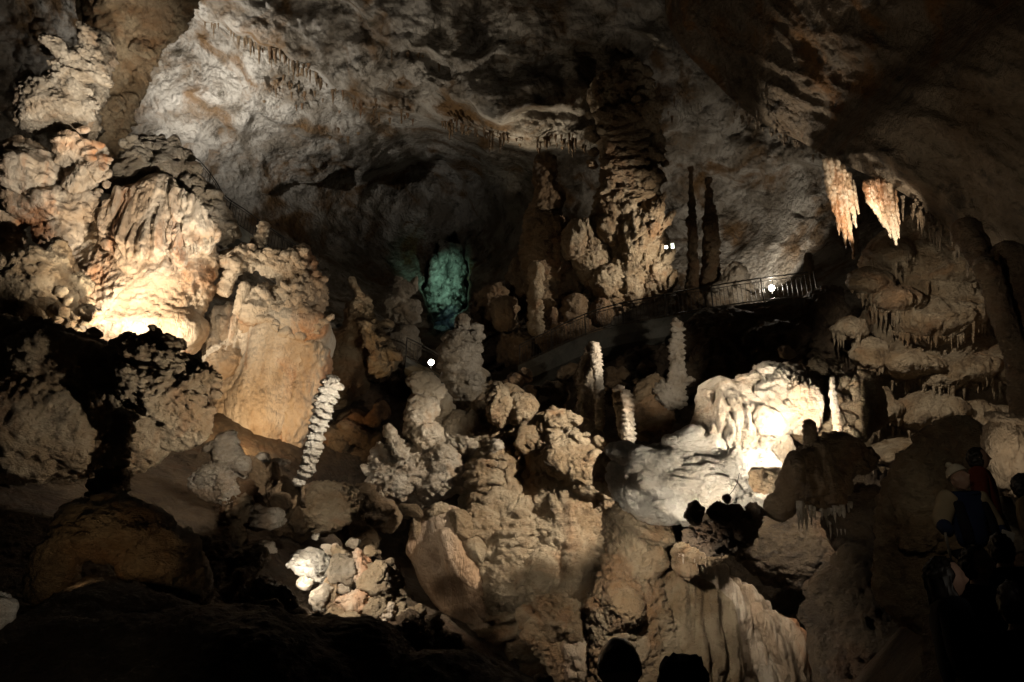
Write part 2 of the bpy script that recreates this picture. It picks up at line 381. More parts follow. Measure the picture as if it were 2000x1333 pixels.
def flat_mat(name, col, rough=.6, metal=0.0, emit=None, es=0, spec=.5):
    m = bpy.data.materials.new(name); m.use_nodes = True; nt = m.node_tree; b = nt.nodes['Principled BSDF']
    tc = nt.nodes.new('ShaderNodeTexCoord'); nz = nt.nodes.new('ShaderNodeTexNoise'); nz.inputs['Scale'].default_value = 9; nz.inputs['Detail'].default_value = 5
    nt.links.new(tc.outputs['Object'], nz.inputs['Vector']); mx = nt.nodes.new('ShaderNodeMix'); mx.data_type = 'RGBA'
    mx.inputs['A'].default_value = (*[c * .72 for c in col], 1); mx.inputs['B'].default_value = (*[min(1, c * 1.25) for c in col], 1)
    nt.links.new(nz.outputs['Fac'], mx.inputs['Factor']); nt.links.new(mx.outputs['Result'], b.inputs['Base Color'])
    b.inputs['Roughness'].default_value = rough; b.inputs['Metallic'].default_value = metal; b.inputs['Specular IOR Level'].default_value = spec
    if emit: b.inputs['Emission Color'].default_value = (*emit, 1); b.inputs['Emission Strength'].default_value = es
    return m
M = {}
M['tan'] = rock_mat('tan_limestone', (.31, .215, .12), (.45, .355, .235), (.34, .16, .06), (.10, .06, .03), sc=1.1, mottle=.75)
M['cream'] = rock_mat('cream_calcite', (.46, .375, .275), (.60, .53, .43), (.42, .25, .13), (.20, .145, .09), sc=1.3, mottle=.6, stain_amt=.5)
M['white'] = rock_mat('white_calcite', (.58, .52, .43), (.68, .64, .56), (.46, .34, .22), (.34, .28, .20), sc=1.3, mottle=.55, stain_amt=.6, bump=.9, rough=.5)
M['orange'] = rock_mat('orange_calcite', (.41, .30, .20), (.56, .48, .38), (.42, .19, .08), (.20, .125, .075), sc=.8, mottle=.5, streak=3, stain_amt=.9, bump=.6)
M['grey'] = rock_mat('grey_limestone', (.28, .23, .165), (.42, .37, .30), (.26, .165, .09), (.10, .075, .05), sc=1.2, mottle=.75)
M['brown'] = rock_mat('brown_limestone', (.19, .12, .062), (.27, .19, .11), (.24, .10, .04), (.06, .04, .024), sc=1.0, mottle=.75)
M['dark'] = rock_mat('dark_shaded_limestone', (.10, .07, .045), (.16, .115, .07), (.13, .06, .025), (.035, .026, .018), sc=.9, mottle=.75)  # dark tone also stands in for shade on the floor and in hollows
M['ceiling'] = rock_mat('mottled_ceiling_rock', lam=.0, base=(.25, .215, .17), pale=(.55, .51, .45), stain=(.19, .105, .04), dark=(.075, .062, .042), sc=.62, mottle=.9, stain_amt=.9, bump=.8, rough=.9, spec=.1)
M['over'] = rock_mat('ochre_streaked_rock', (.15, .10, .055), (.28, .215, .145), (.25, .115, .03), (.045, .034, .022), sc=.8, mottle=.9, streak=3.0, stain_amt=.95, bump=.8, direction=(0.3, -0.7, 0.5))
M['green'] = rock_mat('pale_tunnel_rock', (.30, .30, .27), (.65, .65, .6), (.12, .12, .10), (.03, .03, .03), sc=2.4, mottle=1.0)
M['streaked'] = rock_mat('streaked_calcite', (.42, .32, .22), (.58, .51, .42), (.40, .19, .08), (.22, .15, .10), sc=1.0, mottle=.5, streak=7, stain_amt=.95, bump=.6)
M['slab'] = rock_mat('orange_brown_slab', (.29, .18, .10), (.42, .31, .21), (.30, .13, .05), (.14, .085, .05), sc=.9, streak=5, mottle=.6, stain_amt=.8, bump=.6)
M['wet'] = rock_mat('wet_calcite', (.46, .30, .17), (.60, .48, .34), (.34, .13, .04), (.20, .10, .05), sc=1.5, streak=6, mottle=.4, stain_amt=.8, rough=.3, spec=.6, bump=.4)

# ------------------------------------------------------------------ the chamber: one continuous rock shell round the viewer
CTRL = [(-700,1900,6),(0,1900,5),(1000,1900,7),(2000,1900,5),(2700,1900,5),(-900,1000,13),(2900,1000,12),(-900,200,26),(2900,200,20),(-700,-700,26),(200,-700,28),(1000,-700,32),(2000,-700,24),(2800,-700,18),
 (0,1333,9.5),(400,1333,12),(800,1333,17),(1100,1333,26),(1500,1333,24),(1800,1333,12),(2050,1333,9),
 (0,1100,15),(400,1100,18),(800,1100,29),(1300,1100,32),(1650,1100,26),(2000,1100,14),
 (0,900,22),(300,900,26),(600,900,31),(900,900,34),(1250,900,35),(1220,1000,33),(1600,900,30),(2000,900,25),(1800,850,32),
 (0,700,33),(400,700,37),(700,700,42),(900,700,46),(1300,700,40),(1600,700,34),(2000,700,31),
 (150,550,38),(500,550,47),(780,600,54),(1100,570,47),(1450,600,47),(1800,500,38),(2050,450,30),
 (1450,430,52),(1300,350,53),(1100,350,54),(800,450,63),(850,340,62),(500,420,53),(300,300,47),
 (0,400,42),(0,0,44),(300,0,45),(600,100,47),(900,100,49),(1250,130,47),(1450,250,50),(600,250,51),(960,240,49),(760,230,52),(1120,260,49),(1650,330,46)]
def tps(pts, gx, gy):
    c = np.array(pts, float); X = c[:, :2] / 1000; y = np.log(c[:, 2]); n = len(c)
    def U(r2): return r2 * np.log(r2 + 1e-12) * .5
    K = U(((X[:, None] - X[None]) ** 2).sum(-1)) + np.eye(n) * .004; Pm = np.hstack([np.ones((n, 1)), X])
    A = np.block([[K, Pm], [Pm.T, np.zeros((3, 3))]]); w = np.linalg.solve(A, np.concatenate([y, [0, 0, 0]]))
    out = w[n] + w[n + 1] * gx / 1000 + w[n + 2] * gy / 1000
    for k in range(n): out = out + w[k] * U((gx / 1000 - X[k, 0]) ** 2 + (gy / 1000 - X[k, 1]) ** 2)
    return np.clip(np.exp(out), 4.5, 75)
def pdist(gx, gy, line):
    """signed distance to a polyline (positive below / right-hand side of travel) and plain distance"""
    best = np.full(gx.shape, 1e9); sg = np.zeros(gx.shape)
    for (x0, y0), (x1, y1) in zip(line[:-1], line[1:]):
        dx, dy = x1 - x0, y1 - y0; L = math.hypot(dx, dy); t = np.clip(((gx - x0) * dx + (gy - y0) * dy) / L ** 2, 0, 1)
        d = np.hypot(gx - x0 - t * dx, gy - y0 - t * dy); m = d < best; best = np.where(m, d, best)
        sg = np.where(m, np.sign((gy - y0) * dx - (gx - x0) * dy), sg)
    return best * sg
LEDGES = [([(380,10),(470,60),(560,90),(640,150),(740,210),(850,235),(1000,262),(1150,285),(1260,270)], 2.6, 60),
          ([(640,-40),(760,60),(900,120),(1050,100),(1200,60),(1300,90)], 1.6, 50),
          ([(700,330),(820,300),(940,292),(1040,310),(1090,380)], 2.2, 70),
          ([(430,240),(520,210),(600,250),(680,300),(700,420)], .9, 50),
          ([(1270,240),(1400,330),(1520,330),(1620,300)], 1.2, 40),
          ([(860,180),(980,215),(1120,200),(1200,150)], 1.8, 45)]
gxs = np.concatenate([np.linspace(-900, -40, 60, endpoint=False), np.linspace(-40, 2040, 500, endpoint=False), np.linspace(2040, 2900, 60)])
gys = np.concatenate([np.linspace(-700, -40, 50, endpoint=False), np.linspace(-40, 760, 215, endpoint=False), np.linspace(760, 1373, 110, endpoint=False), np.linspace(1373, 1900, 40)])
GX, GY = np.meshgrid(gxs, gys); fx, fy = GX.ravel(), GY.ravel()
D = tps(CTRL, fx, fy)
for line, A, w in LEDGES:
    s = pdist(fx + 26 * pn(np.stack([fx / 60, fy / 60, fx * 0], 1)), fy + 26 * pn(np.stack([fx / 50, fy / 50, fx * 0 + 5], 1)), line)
    D -= A * np.where(s < 0, np.exp(-(s / (w * 2.2)) ** 2), np.exp(-(s / (w * .28)) ** 2))
# the side tunnel behind the viewer's centre
tn = np.hypot((fx - 873 + (fy - 560) * .05) / 42, (fy - 562) / 88) + .38 * fbm(np.stack([fx / 22, fy / 30, fx * 0], 1), 3); D += 16 * (1 - sstep(.75, 1.12, tn)) 
V = P(fx, fy, D)
def wall_relief(V, S):
    q = (V / S).astype(np.float32); st = q.copy(); st += .8 * np.stack([pn(q * .2), pn(q * .2 + 9), pn(q * .2 + 19)], 1)
    o = 1.2 * fbm(st * .16, 3) * 1.6 + .45 * (ridged(st * .3, 3) - .3) + .5 * fbm(st * .55, 4) * 1.5 + .16 * ridged(st * 1.3 + 5, 3)
    f1, f2 = worley(st * .55 + .4 * np.stack([pn(q * .8), pn(q * .8 + 9), pn(q * .8 + 19)], 1)); o += .35 * (.5 - f1) - .35 * (1 - sstep(0, .12, f2 - f1)) * sstep(-.1, .3, pn(q * .3))
    f1, f2 = worley(st * 1.9 + .4 * np.stack([pn(q * 2), pn(q * 2 + 9), pn(q * 2 + 19)], 1)); o += .16 * (.5 - f1)
    return o + .12 * fbm(q * 4, 3)
Q = grid_faces(len(gys), len(gxs))
shell_amp = np.clip((D - 6) / 34, .12, 1.15)
toC = CC - V; toC /= np.linalg.norm(toC, axis=1, keepdims=True)
V = V + toC * (wall_relief(V, 1.0) * shell_amp * .72 + np.where(fy > 640, detail(V, .020, 1.6), detail(V, .034, 1.0, 0.0)))[:, None]
def part_of_shell(name, r0, r1, mat):
    n = len(gxs); v = V[r0 * n:(r1 + 1) * n]; q = grid_faces(r1 - r0 + 1, n)
    o = link(name, mesh_from(name, v, q, mat)); o['kind'] = 'structure'; BUDGET[0] += 2 * len(q)
rw = int(np.searchsorted(gys, 300)); rf = int(np.searchsorted(gys, 640))
part_of_shell('cave_ceiling', 0, rw, M['ceiling']); part_of_shell('cave_wall', rw, rf, M['ceiling']); part_of_shell('cave_floor', rf, len(gys) - 1, M['dark'])  # floor takes the dark tone for the shaded gaps between formations

# ------------------------------------------------------------------ the low overhanging ceiling on the right
EDGE = [(1180,-330,46),(1290,-60,44),(1310,60,43),(1400,165,41),(1480,235,39),(1560,275,37),(1625,312,31.5),(1700,345,29),(1790,395,28),(1860,455,27),(1930,520,26),(1975,600,24),(2010,740,22),(2060,900,20),(2300,1200,16)]
ns, ntt = 340, 230
e, _ = spline(EDGE, ns); ts = np.concatenate([np.linspace(-.5, 0, 30, endpoint=False), np.linspace(0, 1, 170) ** 1.25])
E, Tt = np.meshgrid(np.arange(ns), ts, indexing='ij'); ex, ey, ed = e[E, 0], e[E, 1], e[E, 2]
back = np.maximum(-Tt, 0); fr = np.maximum(Tt, 0)
ox = ex + fr * 1000 + back * 30; oy = ey - fr * 760 - back * 150
od = ed * (1 - .60 * fr ** .8) + back * 30
ov = P(ox.ravel(), oy.ravel(), od.ravel())
ss = (E / ns * 40).ravel(); tt = (Tt * 26).ravel()
c3 = np.stack([ss * .35 + .5 * pn(np.stack([ss, tt, ss * 0], 1) * .3), tt * 1.0, ss * 0 + 3], 1)   # folds run along the edge
dis = 1.0 * ridged(c3 * .35, 3) + .55 * ridged(c3 * 1.1 + 4, 3) + .5 * fbm(ov * .5, 4) + .2 * ridged(ov * .9, 3)
oc = CC - ov; oc /= np.linalg.norm(oc, axis=1, keepdims=True)
ov = ov + oc * (detail(ov, .024, 1.0, .0) + dis * .85 * np.clip(od.ravel() / 34, .25, 1))[:, None]
oq = grid_faces(ns, len(ts)); o = link('rock_overhang', mesh_from('rock_overhang', ov, oq, M['over'])); o['kind'] = 'structure'; BUDGET[0] += 2 * len(oq)

def fringe(name, line, d, n, ln, wd, mat, parent=None, label=None, cat=None, group=None, off=0, seed=0, lean=.0, rows=1, spread=10, stuff=True):
    """many small hanging stalactites along a line, joined"""
    sf = SURF.get(parent.name.split('.')[0] + parent['label']) if parent is not None else None
    rr = random.Random(seed + 5); vs, qs = [], []; m, kk = 6, 7; b = 0
    c, _ = spline([(*p, 0) for p in line], 200)
    for i in range(n):
        t = rr.random(); x, y = c[int(t * 199), :2]; x += rr.gauss(0, spread * .5); y += rr.gauss(0, spread * .35) * (rows > 1) - 3
        L = ln[0] + (ln[1] - ln[0]) * rr.random() ** 2.2; w = rr.uniform(*wd); dd = d + off + rr.uniform(-.3, .3)
        if sf is not None:
            z = depth_at(sf, x, y - 5, 9)
            if z is None: continue
            dd = z + rr.uniform(-.02, .12)
        for j in range(m):
            f = j / (m - 1); r = w * (1 - f) ** .7 * (1 + .2 * math.sin(j * 2.1 + i)) + .25
            cc = P(x + lean * L * f + rr.gauss(0, .12 * w), y - 4 + L * f, dd); k = dd / FPX
            for a in range(kk): vs.append(cc + (RV * math.cos(a * 2 * math.pi / kk) + FV * math.sin(a * 2 * math.pi / kk)) * r * k)
        qs.append(grid_faces(m, kk, True)[:, ::-1] + b); b += m * kk
    v = np.array(vs); c0 = v.mean(0); base = (c0[0], c0[1], v[:, 2].min()); pb = base if parent is None else tuple(parent.location)
    me = mesh_from(name, v - np.array(pb), np.vstack(qs), mat); BUDGET[0] += 2 * n * m * kk
    o = link(name, me, base if parent is None else (0, 0, 0), parent)
    if stuff: o['kind'] = 'stuff'
    return tag(o, label, cat, group)
R_ = random.Random(3)
def knobs(name, poly, n, r, st='pop', spread=12, off=(-1, .5), **kw):
    rr = random.Random(int(poly[0][0]) + n); out = []; c, _ = spline([(*p, 0) for p in poly], 100)
    for i in range(n):
        x, y = c[int((i + rr.random()) / n * 99), :2]; a = r[0] + (r[1] - r[0]) * rr.random() ** 1.8
        out.append(('b', name, (x + rr.gauss(0, spread), y + rr.gauss(0, spread), a * rr.uniform(.8, 1.5), a * rr.uniform(.6, 1.0), rr.uniform(-40, 40)), st, dict(emb=rr.uniform(0, .6), **kw)))
    return out
def plates(name, x0, y0, x1, y1, n, r0, r1, th, rot=0, st='pop', off=0, jit=.15, **kw):
    rr = random.Random(int(x0 + y0)); out = []
    for i in range(n):
        f = i / max(1, n - 1); r = (r0 + (r1 - r0) * f) * rr.uniform(1 - jit, 1 + jit)
        out.append(('b', name, (x0 + (x1 - x0) * f + rr.gauss(0, r * .08), y0 + (y1 - y0) * f, r, th * rr.uniform(.8, 1.2), rot + rr.gauss(0, 6)), st, dict(off=off + rr.uniform(-.2, .2), S=th * 1.6, rz=r * .8, **kw)))
    return out

# ================================================================== upper left
T('tiered_stalagmite', 'pale stalagmite of slanting stacked leaf plates at the upper left against black', 'stalagmite', 33,
  [('b', 'lump', (70,200,52,50,-10), 'scale', dict(S=50, off=-1)), ('b', 'lump', (125,205,58,42,20), 'scale', dict(S=50, off=-1)), ('b','lump',(52,168,17,30,10),'pop'), ('b','lump',(110,235,60,22,12),'pop'),
   ('t', 'trunk', [(150,280,30),(165,200,34,.8),(190,110,30,1),(205,60,18,1)], 'popbig')]
  + plates('plate', 150,182, 120,96, 5, 62, 42, 13, 34, off=-.6) + plates('plate', 185,150, 170,62, 6, 42, 26, 11, 36, off=-.2)
  + [('b','plate',(92,98,16,10,10),'pop'),('b','plate',(100,148,20,10,20),'pop')], M['cream'], res=2.6)
T('slanting_column', 'brown ribbed column slanting up to the ceiling beside the plated stalagmite', 'column', 38,
  [('t', 'trunk', [(180,330,45),(205,220,38),(240,120,42),(300,30,52),(350,-60,60)], 'drape', dict(S=60)),
   ('t', 'curtain', [(236,285,12,-2.5),(244,225,15,-2.5),(268,165,15,-2),(296,110,15,-1.5),(352,36,14,-1),(400,-50,20,-1)], 'popbig', dict(S=40)),
   ('t', 'curtain', [(190,120,40,-1),(215,40,60,-1),(240,-60,80,-1)], 'drape', dict(S=60)),
   ('b','knob',(232,288,24,24),'pop',dict(off=-4))] + knobs('knob', [(215,330),(235,200),(290,120),(330,50)], 16, (9,18), off=(-3.5,-2)), M['tan'], res=2.8)
T('lumpy_flowstone', 'sunlit-bright lumpy flowstone with orange streaks at the left edge'.replace('sunlit-bright','brightly lit'), 'flowstone', 31,
  [('b','lump',(65,335,88,52,8),'flow',dict(S=60)),('b','lump',(150,300,42,38,0),'popbig'),('b','lump',(95,395,78,46,15),'flow',dict(S=55)),('b','lump',(20,310,40,30),'pop'),
   ('b','lump',(20,420,34,40),'pop'),('b','lump',(160,352,26,42,10),'pop'),('b','lump',(120,455,48,42,-10),'popbig'),('b','lump',(190,330,18,30),'pop'),('b','lump',(160,405,30,32),'popbig'),('b','lump',(12,460,32,26),'pop')]
  + knobs('knob', [(150,270),(195,300),(205,345),(175,400),(160,440)], 22, (8,16), off=(-2,-1)), M['orange'], res=2.6)
T('scalloped_flowstone', 'pale scalloped flowstone bulge at the left edge fading into shadow below', 'flowstone', 29,
  [('t','lump',[(95,660,110),(65,590,100),(40,520,84),(25,480,45)],'terrace',dict(S=60))] + knobs('knob', [(60,590),(110,580),(150,610),(40,640),(150,650)], 26, (12,24), 'lump', 18, (-3.2,-2.4))
  + [('b','knob',(112,500,28,30),'pop',dict(off=0)),('b','knob',(155,560,20,30),'popbig',dict(off=-1))], M['tan'], res=2.8)
big = T('great_flowstone', 'large fan shaped flowstone with combed upper drapery, glowing white at its foot', 'flowstone', 32,
  [('t','apron',[(240,740,135),(245,660,140),(265,570,142),(285,490,122),(302,410,78),(312,350,32)],'terrace',dict(S=80,sq=.55)),
   ('t','drapery',[(250,540,100,-1),(275,470,104,-1),(298,400,74,-1),(314,350,34,-1)],'comb',dict(S=120,sq=.3,res=2)),
   ('t','drapery',[(392,500,44,-1),(376,450,46,-1),(350,395,34,-1),(325,350,16,-1)],'comb',dict(S=80,sq=.5,res=2)),
   ('t','bulge',[(352,700,44,-1),(352,650,46,-1),(356,600,40,-1)],'smooth',dict(S=50)),('b','knob',(215,480,20,12,40),'pop',dict(emb=.5))] , M['orange'], res=2.3)
fringe('stalactite_fringe', [(325,496),(350,490),(380,480),(415,470)], 32, 34, (14,30), (2,3.6), M['cream'], parent=big, off=-4.4, lean=.15)
T('dark_crown_rock', 'dark knobbly rock crowning the large fan shaped flowstone', 'rock', 33,
  [('b','lump',(255,335,70,38,-10),'popbig'),('b','lump',(300,300,42,28,10),'popbig'),('b','lump',(335,330,44,42),'pop'),('b','knob',(338,285,11,24,5),'pop'),('b','knob',(282,278,14,18),'pop'),('b','lump',(380,380,36,52,-35),'popbig'),('b','lump',(420,440,34,52,-40),'popbig'),
   ('b','lump',(215,350,34,30),'pop')] + knobs('knob', [(225,310),(290,285),(330,320),(370,350),(410,410),(440,460)], 20, (8,15)), M['grey'], res=2.8)
for x, y, r, h, l in ((358,307,13,36,'rounded grey stalagmite rising beside the left railing, the taller of two'),(376,330,9,22,'short rounded grey stalagmite at the foot of the left railing, the lower of two')):
    T('stalagmite', l, 'stalagmite', 36, [('t','stalagmite',[(x-1,y+h*.5,r*.9),(x,y,r),(x,y-h*.35,r*.8)],'plates')], M['cream'], group='grey stalagmites by the left railing', res=2)

# ================================================================== centre-left massif
T('stalagmite', 'short banded stalagmite atop the popcorn covered massif, leaning right', 'stalagmite', 33,
  [('t','shaft',[(492,500,20),(503,480,15),(512,455,11),(519,434,8)],'plates')], M['cream'], res=1.8)
T('popcorn_massif', 'tall knobbly massif left of centre with a smooth lit trunk glowing orange', 'rock formation', 33,
  [('b','ledge',(470,508,52,20,8),'popbig'),('b','ledge',(560,520,54,24,8),'popbig'),('b','ledge',(590,520,26,24,0),'pop'),('b','lump',(590,600,50,58,10),'pop',dict(S=60)),('b','lump',(545,620,66,70,0),'pop',dict(S=70)),
   ('t','trunk',[(455,860,40,.3),(460,780,62,.3),(462,700,66,.3),(462,640,58,.4),(470,590,40,.4)],'drape',dict(S=100,mat=M['streaked'])),('t','trunk',[(500,930,52,-.6),(515,860,84,-.2),(535,780,98,0),(555,700,92,0),(568,630,74,0),(575,580,50,0)],'smooth',dict(S=120,mat=M['streaked'])),('t','fold',[(560,880,30,-1),(590,800,36,-1),(610,730,34,-1),(615,660,24,-1)],'drape',dict(S=50)),
   ('t','column',[(470,620,16,-1.2),(475,580,13,-1.2),(480,548,8,-1.2)],'plates'),('t','column',[(432,580,16,-1),(450,540,13,-.6),(480,495,15,-.4)],'plates'),('b','knob',(500,610,24,22),'popbig',dict(off=-1.2)),
   ('b','bulge',(440,710,34,30),'terrace',dict(off=-2)),('b','bulge',(600,680,34,36,20),'lump')]
  + knobs('knob', [(450,500),(520,505),(600,505),(612,560),(560,570),(510,590)], 46, (8,17), off=(-2,-.6)) + knobs('knob', [(560,600),(620,600),(630,640),(560,640),(520,630)], 30, (7,15), off=(-3.2,-2)), M['orange'], res=2.5)
T('spire_formation', 'orange brown tapering formation capped with a thin spire right of the popcorn massif', 'rock formation', 35,
  [('t','trunk',[(640,800,62),(668,700,52),(688,640,34),(698,600,18),(702,580,8)],'flow',dict(S=50)),('t','spire',[(708,590,10,-.6),(696,565,7,-.6),(683,540,7,-.6)],'plates'),
   ('b','lump',(722,650,24,44,-15),'popbig',dict(off=-.5)),('b','lump',(705,600,24,20),'popbig',dict(off=-.8)),('b','lump',(740,700,34,36),'popbig')] + knobs('knob', [(690,600),(725,620),(735,680),(760,720)], 14, (8,15)), M['tan'], res=2.6)
T('stacked_formation', 'pale stack of bulbous lumps between the orange spire and the green lit tunnel', 'rock formation', 39,
  [('b','lump',(790,560,22,14,10),'pop'),('b','lump',(810,556,10,14),'pop'),('b','lump',(775,600,22,28,10),'popbig'),('b','lump',(795,610,26,28,0),'popbig'),('b','lump',(762,660,18,26,-15),'popbig'),('t','cup',[(795,720,14),(790,690,30),(782,655,34),(775,640,20)],'flow'),
   ('b','knob',(780,548,10,9),'pop'),('b','lump',(785,580,16,18),'popbig')], M['grey'], res=2.4)
# bright banded stalagmite
T('banded_stalagmite', 'brilliant white stalagmite of stacked plates leaning right in the dark left of centre', 'stalagmite', 24,
  [('t','shaft',[(588,938,10),(604,905,13),(617,850,15),(632,790,17),(646,755,18),(655,736,17)],'thin',dict(S=19,res=1.0)),('b','foot',(582,942,13,9,10),'rock',dict(res=1.6))], M['white'])
T('plated_stalagmite', 'squat plated stalagmite on a pale block below the orange glow', 'stalagmite', 22,
  [('t','shaft',[(455,915,22),(440,880,26),(438,855,22),(432,842,14)],'plates'),('b','plate',(425,868,32,11,-25),'pop'),('b','plate',(470,905,17,22),'pop'),('b','block',(425,938,58,38,8),'scale',dict(cuts=4,off=-.4)),('b','block',(450,965,38,22,30),'rock',dict(cuts=3)),('b','plate',(440,885,34,10,20),'pop')], M['cream'], res=2)
for x, y, a, b, l in ((513,897,14,13,'small pointed white stone in the shade at the foot of the orange trunk'),(548,902,20,7,'flat low pale stone beside the small pointed white stone')):
    T('stone', l, 'stone', 26, [('b','stone',(x,y,a,b,5),'rock',dict(cuts=4))], M['cream'], res=2)
# ================================================================== dark left foreground
T('shadowed_boulder', 'huge boulder in half shadow at left with its right end lit', 'boulder', 20,
  [('b','block',(335,795,100,84,30),'rock',dict(cuts=7,S=60,rz=70)),('b','block',(300,760,120,66,25),'rock',dict(cuts=4,S=60)),('b','lump',(250,820,110,100,0),'rock',dict(cuts=4,off=.5,S=80)),('b','ridge',(330,705,105,28,24),'popbig',dict(off=-.2)),
   ('b','lump',(120,720,130,80,10),'flow',dict(off=1)),('b','lump',(80,830,150,130,0),'flow',dict(off=.8,S=90)),('b','lump',(30,690,70,60,0),'popbig',dict(off=1.2)),
   ('b','knob',(302,650,13,15),'pop'),('b','knob',(276,668,30,12,-12),'pop'),('b','knob',(235,668,20,9),'pop'),('b','knob',(185,652,14,10),'pop'),('b','knob',(330,672,34,14,16),'pop')] + knobs('knob', [(230,730),(300,720),(380,760),(420,800),(340,840)], 16, (9,20), off=(-3.3,-2.4)), M['tan'], res=2.6)
T('plated_stalagmite', 'dim ringed stalagmite standing on the dark rocks at lower left', 'stalagmite', 17,
  [('t','shaft',[(205,1000,40),(210,960,34),(222,925,24),(228,890,18),(235,850,20),(245,800,26)],'thin',dict(S=30))], M['tan'])
T('arched_rock', 'wide dim rock arch over a black hollow at lower left', 'rock arch', 13,
  [('t','arch',[(100,1200,42),(110,1110,48),(150,1050,52),(215,1030,56),(290,1060,58),(350,1120,50),(380,1200,46)],'rock',dict(S=60)),('b','lump',(215,1045,110,44,0),'scale',dict(S=60)),('b','lump',(110,1100,40,60,0),'scale'),('b','lump',(320,1090,60,60,0),'rock',dict(S=60))], M['tan'], res=3)
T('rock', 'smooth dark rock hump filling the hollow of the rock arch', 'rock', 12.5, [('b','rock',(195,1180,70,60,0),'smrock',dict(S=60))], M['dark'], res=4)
T('stalagmite_stump', 'cut off white ribbed stalagmite stump at the lower left edge', 'stalagmite', 7,
  [('t','stump',[(-30,1205,38),(0,1190,34),(28,1180,22)],'tiers',dict(S=40,res=2))], M['white'])
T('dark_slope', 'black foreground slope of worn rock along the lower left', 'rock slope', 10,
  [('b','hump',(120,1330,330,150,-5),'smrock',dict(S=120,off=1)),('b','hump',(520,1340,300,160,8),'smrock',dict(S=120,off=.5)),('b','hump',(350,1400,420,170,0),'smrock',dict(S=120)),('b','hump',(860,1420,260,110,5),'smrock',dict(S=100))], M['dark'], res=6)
for i, (x, y, a, b, rot, d, m, l) in enumerate([
  (640,990,62,44,20,21,'tan','large faceted tan boulder below the bright banded stalagmite'),
  (518,1008,32,22,5,21,'cream','smaller rounded boulder half in shadow left of the faceted tan boulder'),
  (470,1000,26,30,30,21,'tan','brown angular rock just under the pale block'),
  (462,1040,18,24,-20,20.5,'tan','narrow upright rock lit at its right side below the pale block'),
  (518,1070,24,12,6,20,'orange','small flat orange stone with a bright left tip'),
  (470,990,40,50,30,22,'brown','dark brown boulder behind the narrow upright rock')]):
    T('boulder', l, 'boulder', d, [('b','boulder',(x,y,a*1.18,b*1.18,rot),'rock',dict(cuts=9,rz=a,amp=.8))], M[m], group='lone boulders left of centre', res=2.2)
rr = random.Random(11)
def bank(label, boxes, n, r, d, m, cuts=6, seed=1, st='rock', grow=0):  # added rocks, toned dark for the shadow over this floor
    q = random.Random(seed); ps = []
    for i in range(n):
        x0, y0, x1, y1 = boxes[i % len(boxes)]; t = q.random(); x = x0 + (x1 - x0) * t; y = y0 + (y1 - y0) * t; a = q.uniform(*r)
        ps.append(('b', 'rock', (x + q.gauss(0, 22), y + q.gauss(0, 22), a * q.uniform(.8, 1.4), a * q.uniform(.6, 1), q.uniform(-40, 40)), st, dict(off=grow * (900 - y) / 100 + q.uniform(-.3, .3) + .001, cuts=cuts, amp=.9)))
    ps = [(p[0], p[1], p[2], p[3], {**p[4], 'off': max(p[4]['off'], .001) if grow == 0 else p[4]['off'] + 20}) for p in ps]
    if grow: d -= 20
    return T('rubble_bank', label, 'rubble', d, ps, M[m], res=3.4)
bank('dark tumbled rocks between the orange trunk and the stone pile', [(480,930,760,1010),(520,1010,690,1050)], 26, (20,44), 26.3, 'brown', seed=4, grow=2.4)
bank('shade-black tumbled rocks left of the stone pile down to the foreground slope', [(300,1090,560,1180),(400,1150,640,1240),(560,1230,860,1290)], 30, (22,44), 24.6, 'dark', seed=5, grow=2.8)
bank('shade-dark rocks right of the stone pile under the smooth slab', [(740,1240,960,1300),(840,1260,1050,1320),(700,1230,820,1300)], 24, (20,40), 25.5, 'dark', seed=6, grow=2.0)
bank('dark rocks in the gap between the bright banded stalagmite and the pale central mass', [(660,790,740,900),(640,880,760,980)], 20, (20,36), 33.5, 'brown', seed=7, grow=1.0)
# the stone pile
pile = [(598,1102,37,24,20,'white','brilliant white stone at the upper left of the stone pile'),(572,1098,10,8,0,'white','small white stone at the left tip of the pile'),(630,1128,14,12,0,'white','round white stone tucked under the brilliant white stone'),
 (668,1118,30,26,35,'grey','bluish grey stone in the middle of the pile'),(665,1082,18,10,30,'tan','flat tan stone above the bluish grey stone'),(640,1072,14,9,30,'cream','small pale stone at the top of the pile'),(618,1050,7,6,0,'cream','tiny pale stone above the pile'),
 (705,1100,18,26,-10,'orange','reddish upright stone right of the bluish grey stone'),(745,1140,38,32,30,'tan','biggest stone of the pile, tan, at its right side'),(710,1160,22,11,5,'orange','flat reddish stone at the foot of the biggest stone'),
 (628,1165,20,26,20,'cream','pale stone low on the left of the pile'),(650,1165,15,30,-10,'tan','narrow brown stone beside the low pale stone'),(690,1185,28,24,0,'orange','red brown stone in the lower middle of the pile'),
 (735,1185,28,24,10,'tan','tan stone under the biggest stone'),(790,1198,21,18,0,'tan','separate round stone at the lower right of the pile'),(755,1218,22,30,0,'orange','dim orange stone at the bottom of the pile'),(700,1215,40,16,10,'tan','long flat stone along the bottom of the pile'),
 (780,1240,24,18,0,'brown','dark stone below the separate round stone'),(735,1250,24,18,0,'brown','dark stone at the lowest end of the pile'),(655,1070,8,7,0,'orange','tiny reddish stone near the top of the pile'),(820,1225,20,16,0,'brown','dark stone right of the separate round stone'),(700,1128,12,10,0,'orange','small reddish stone wedged in the pile centre')]
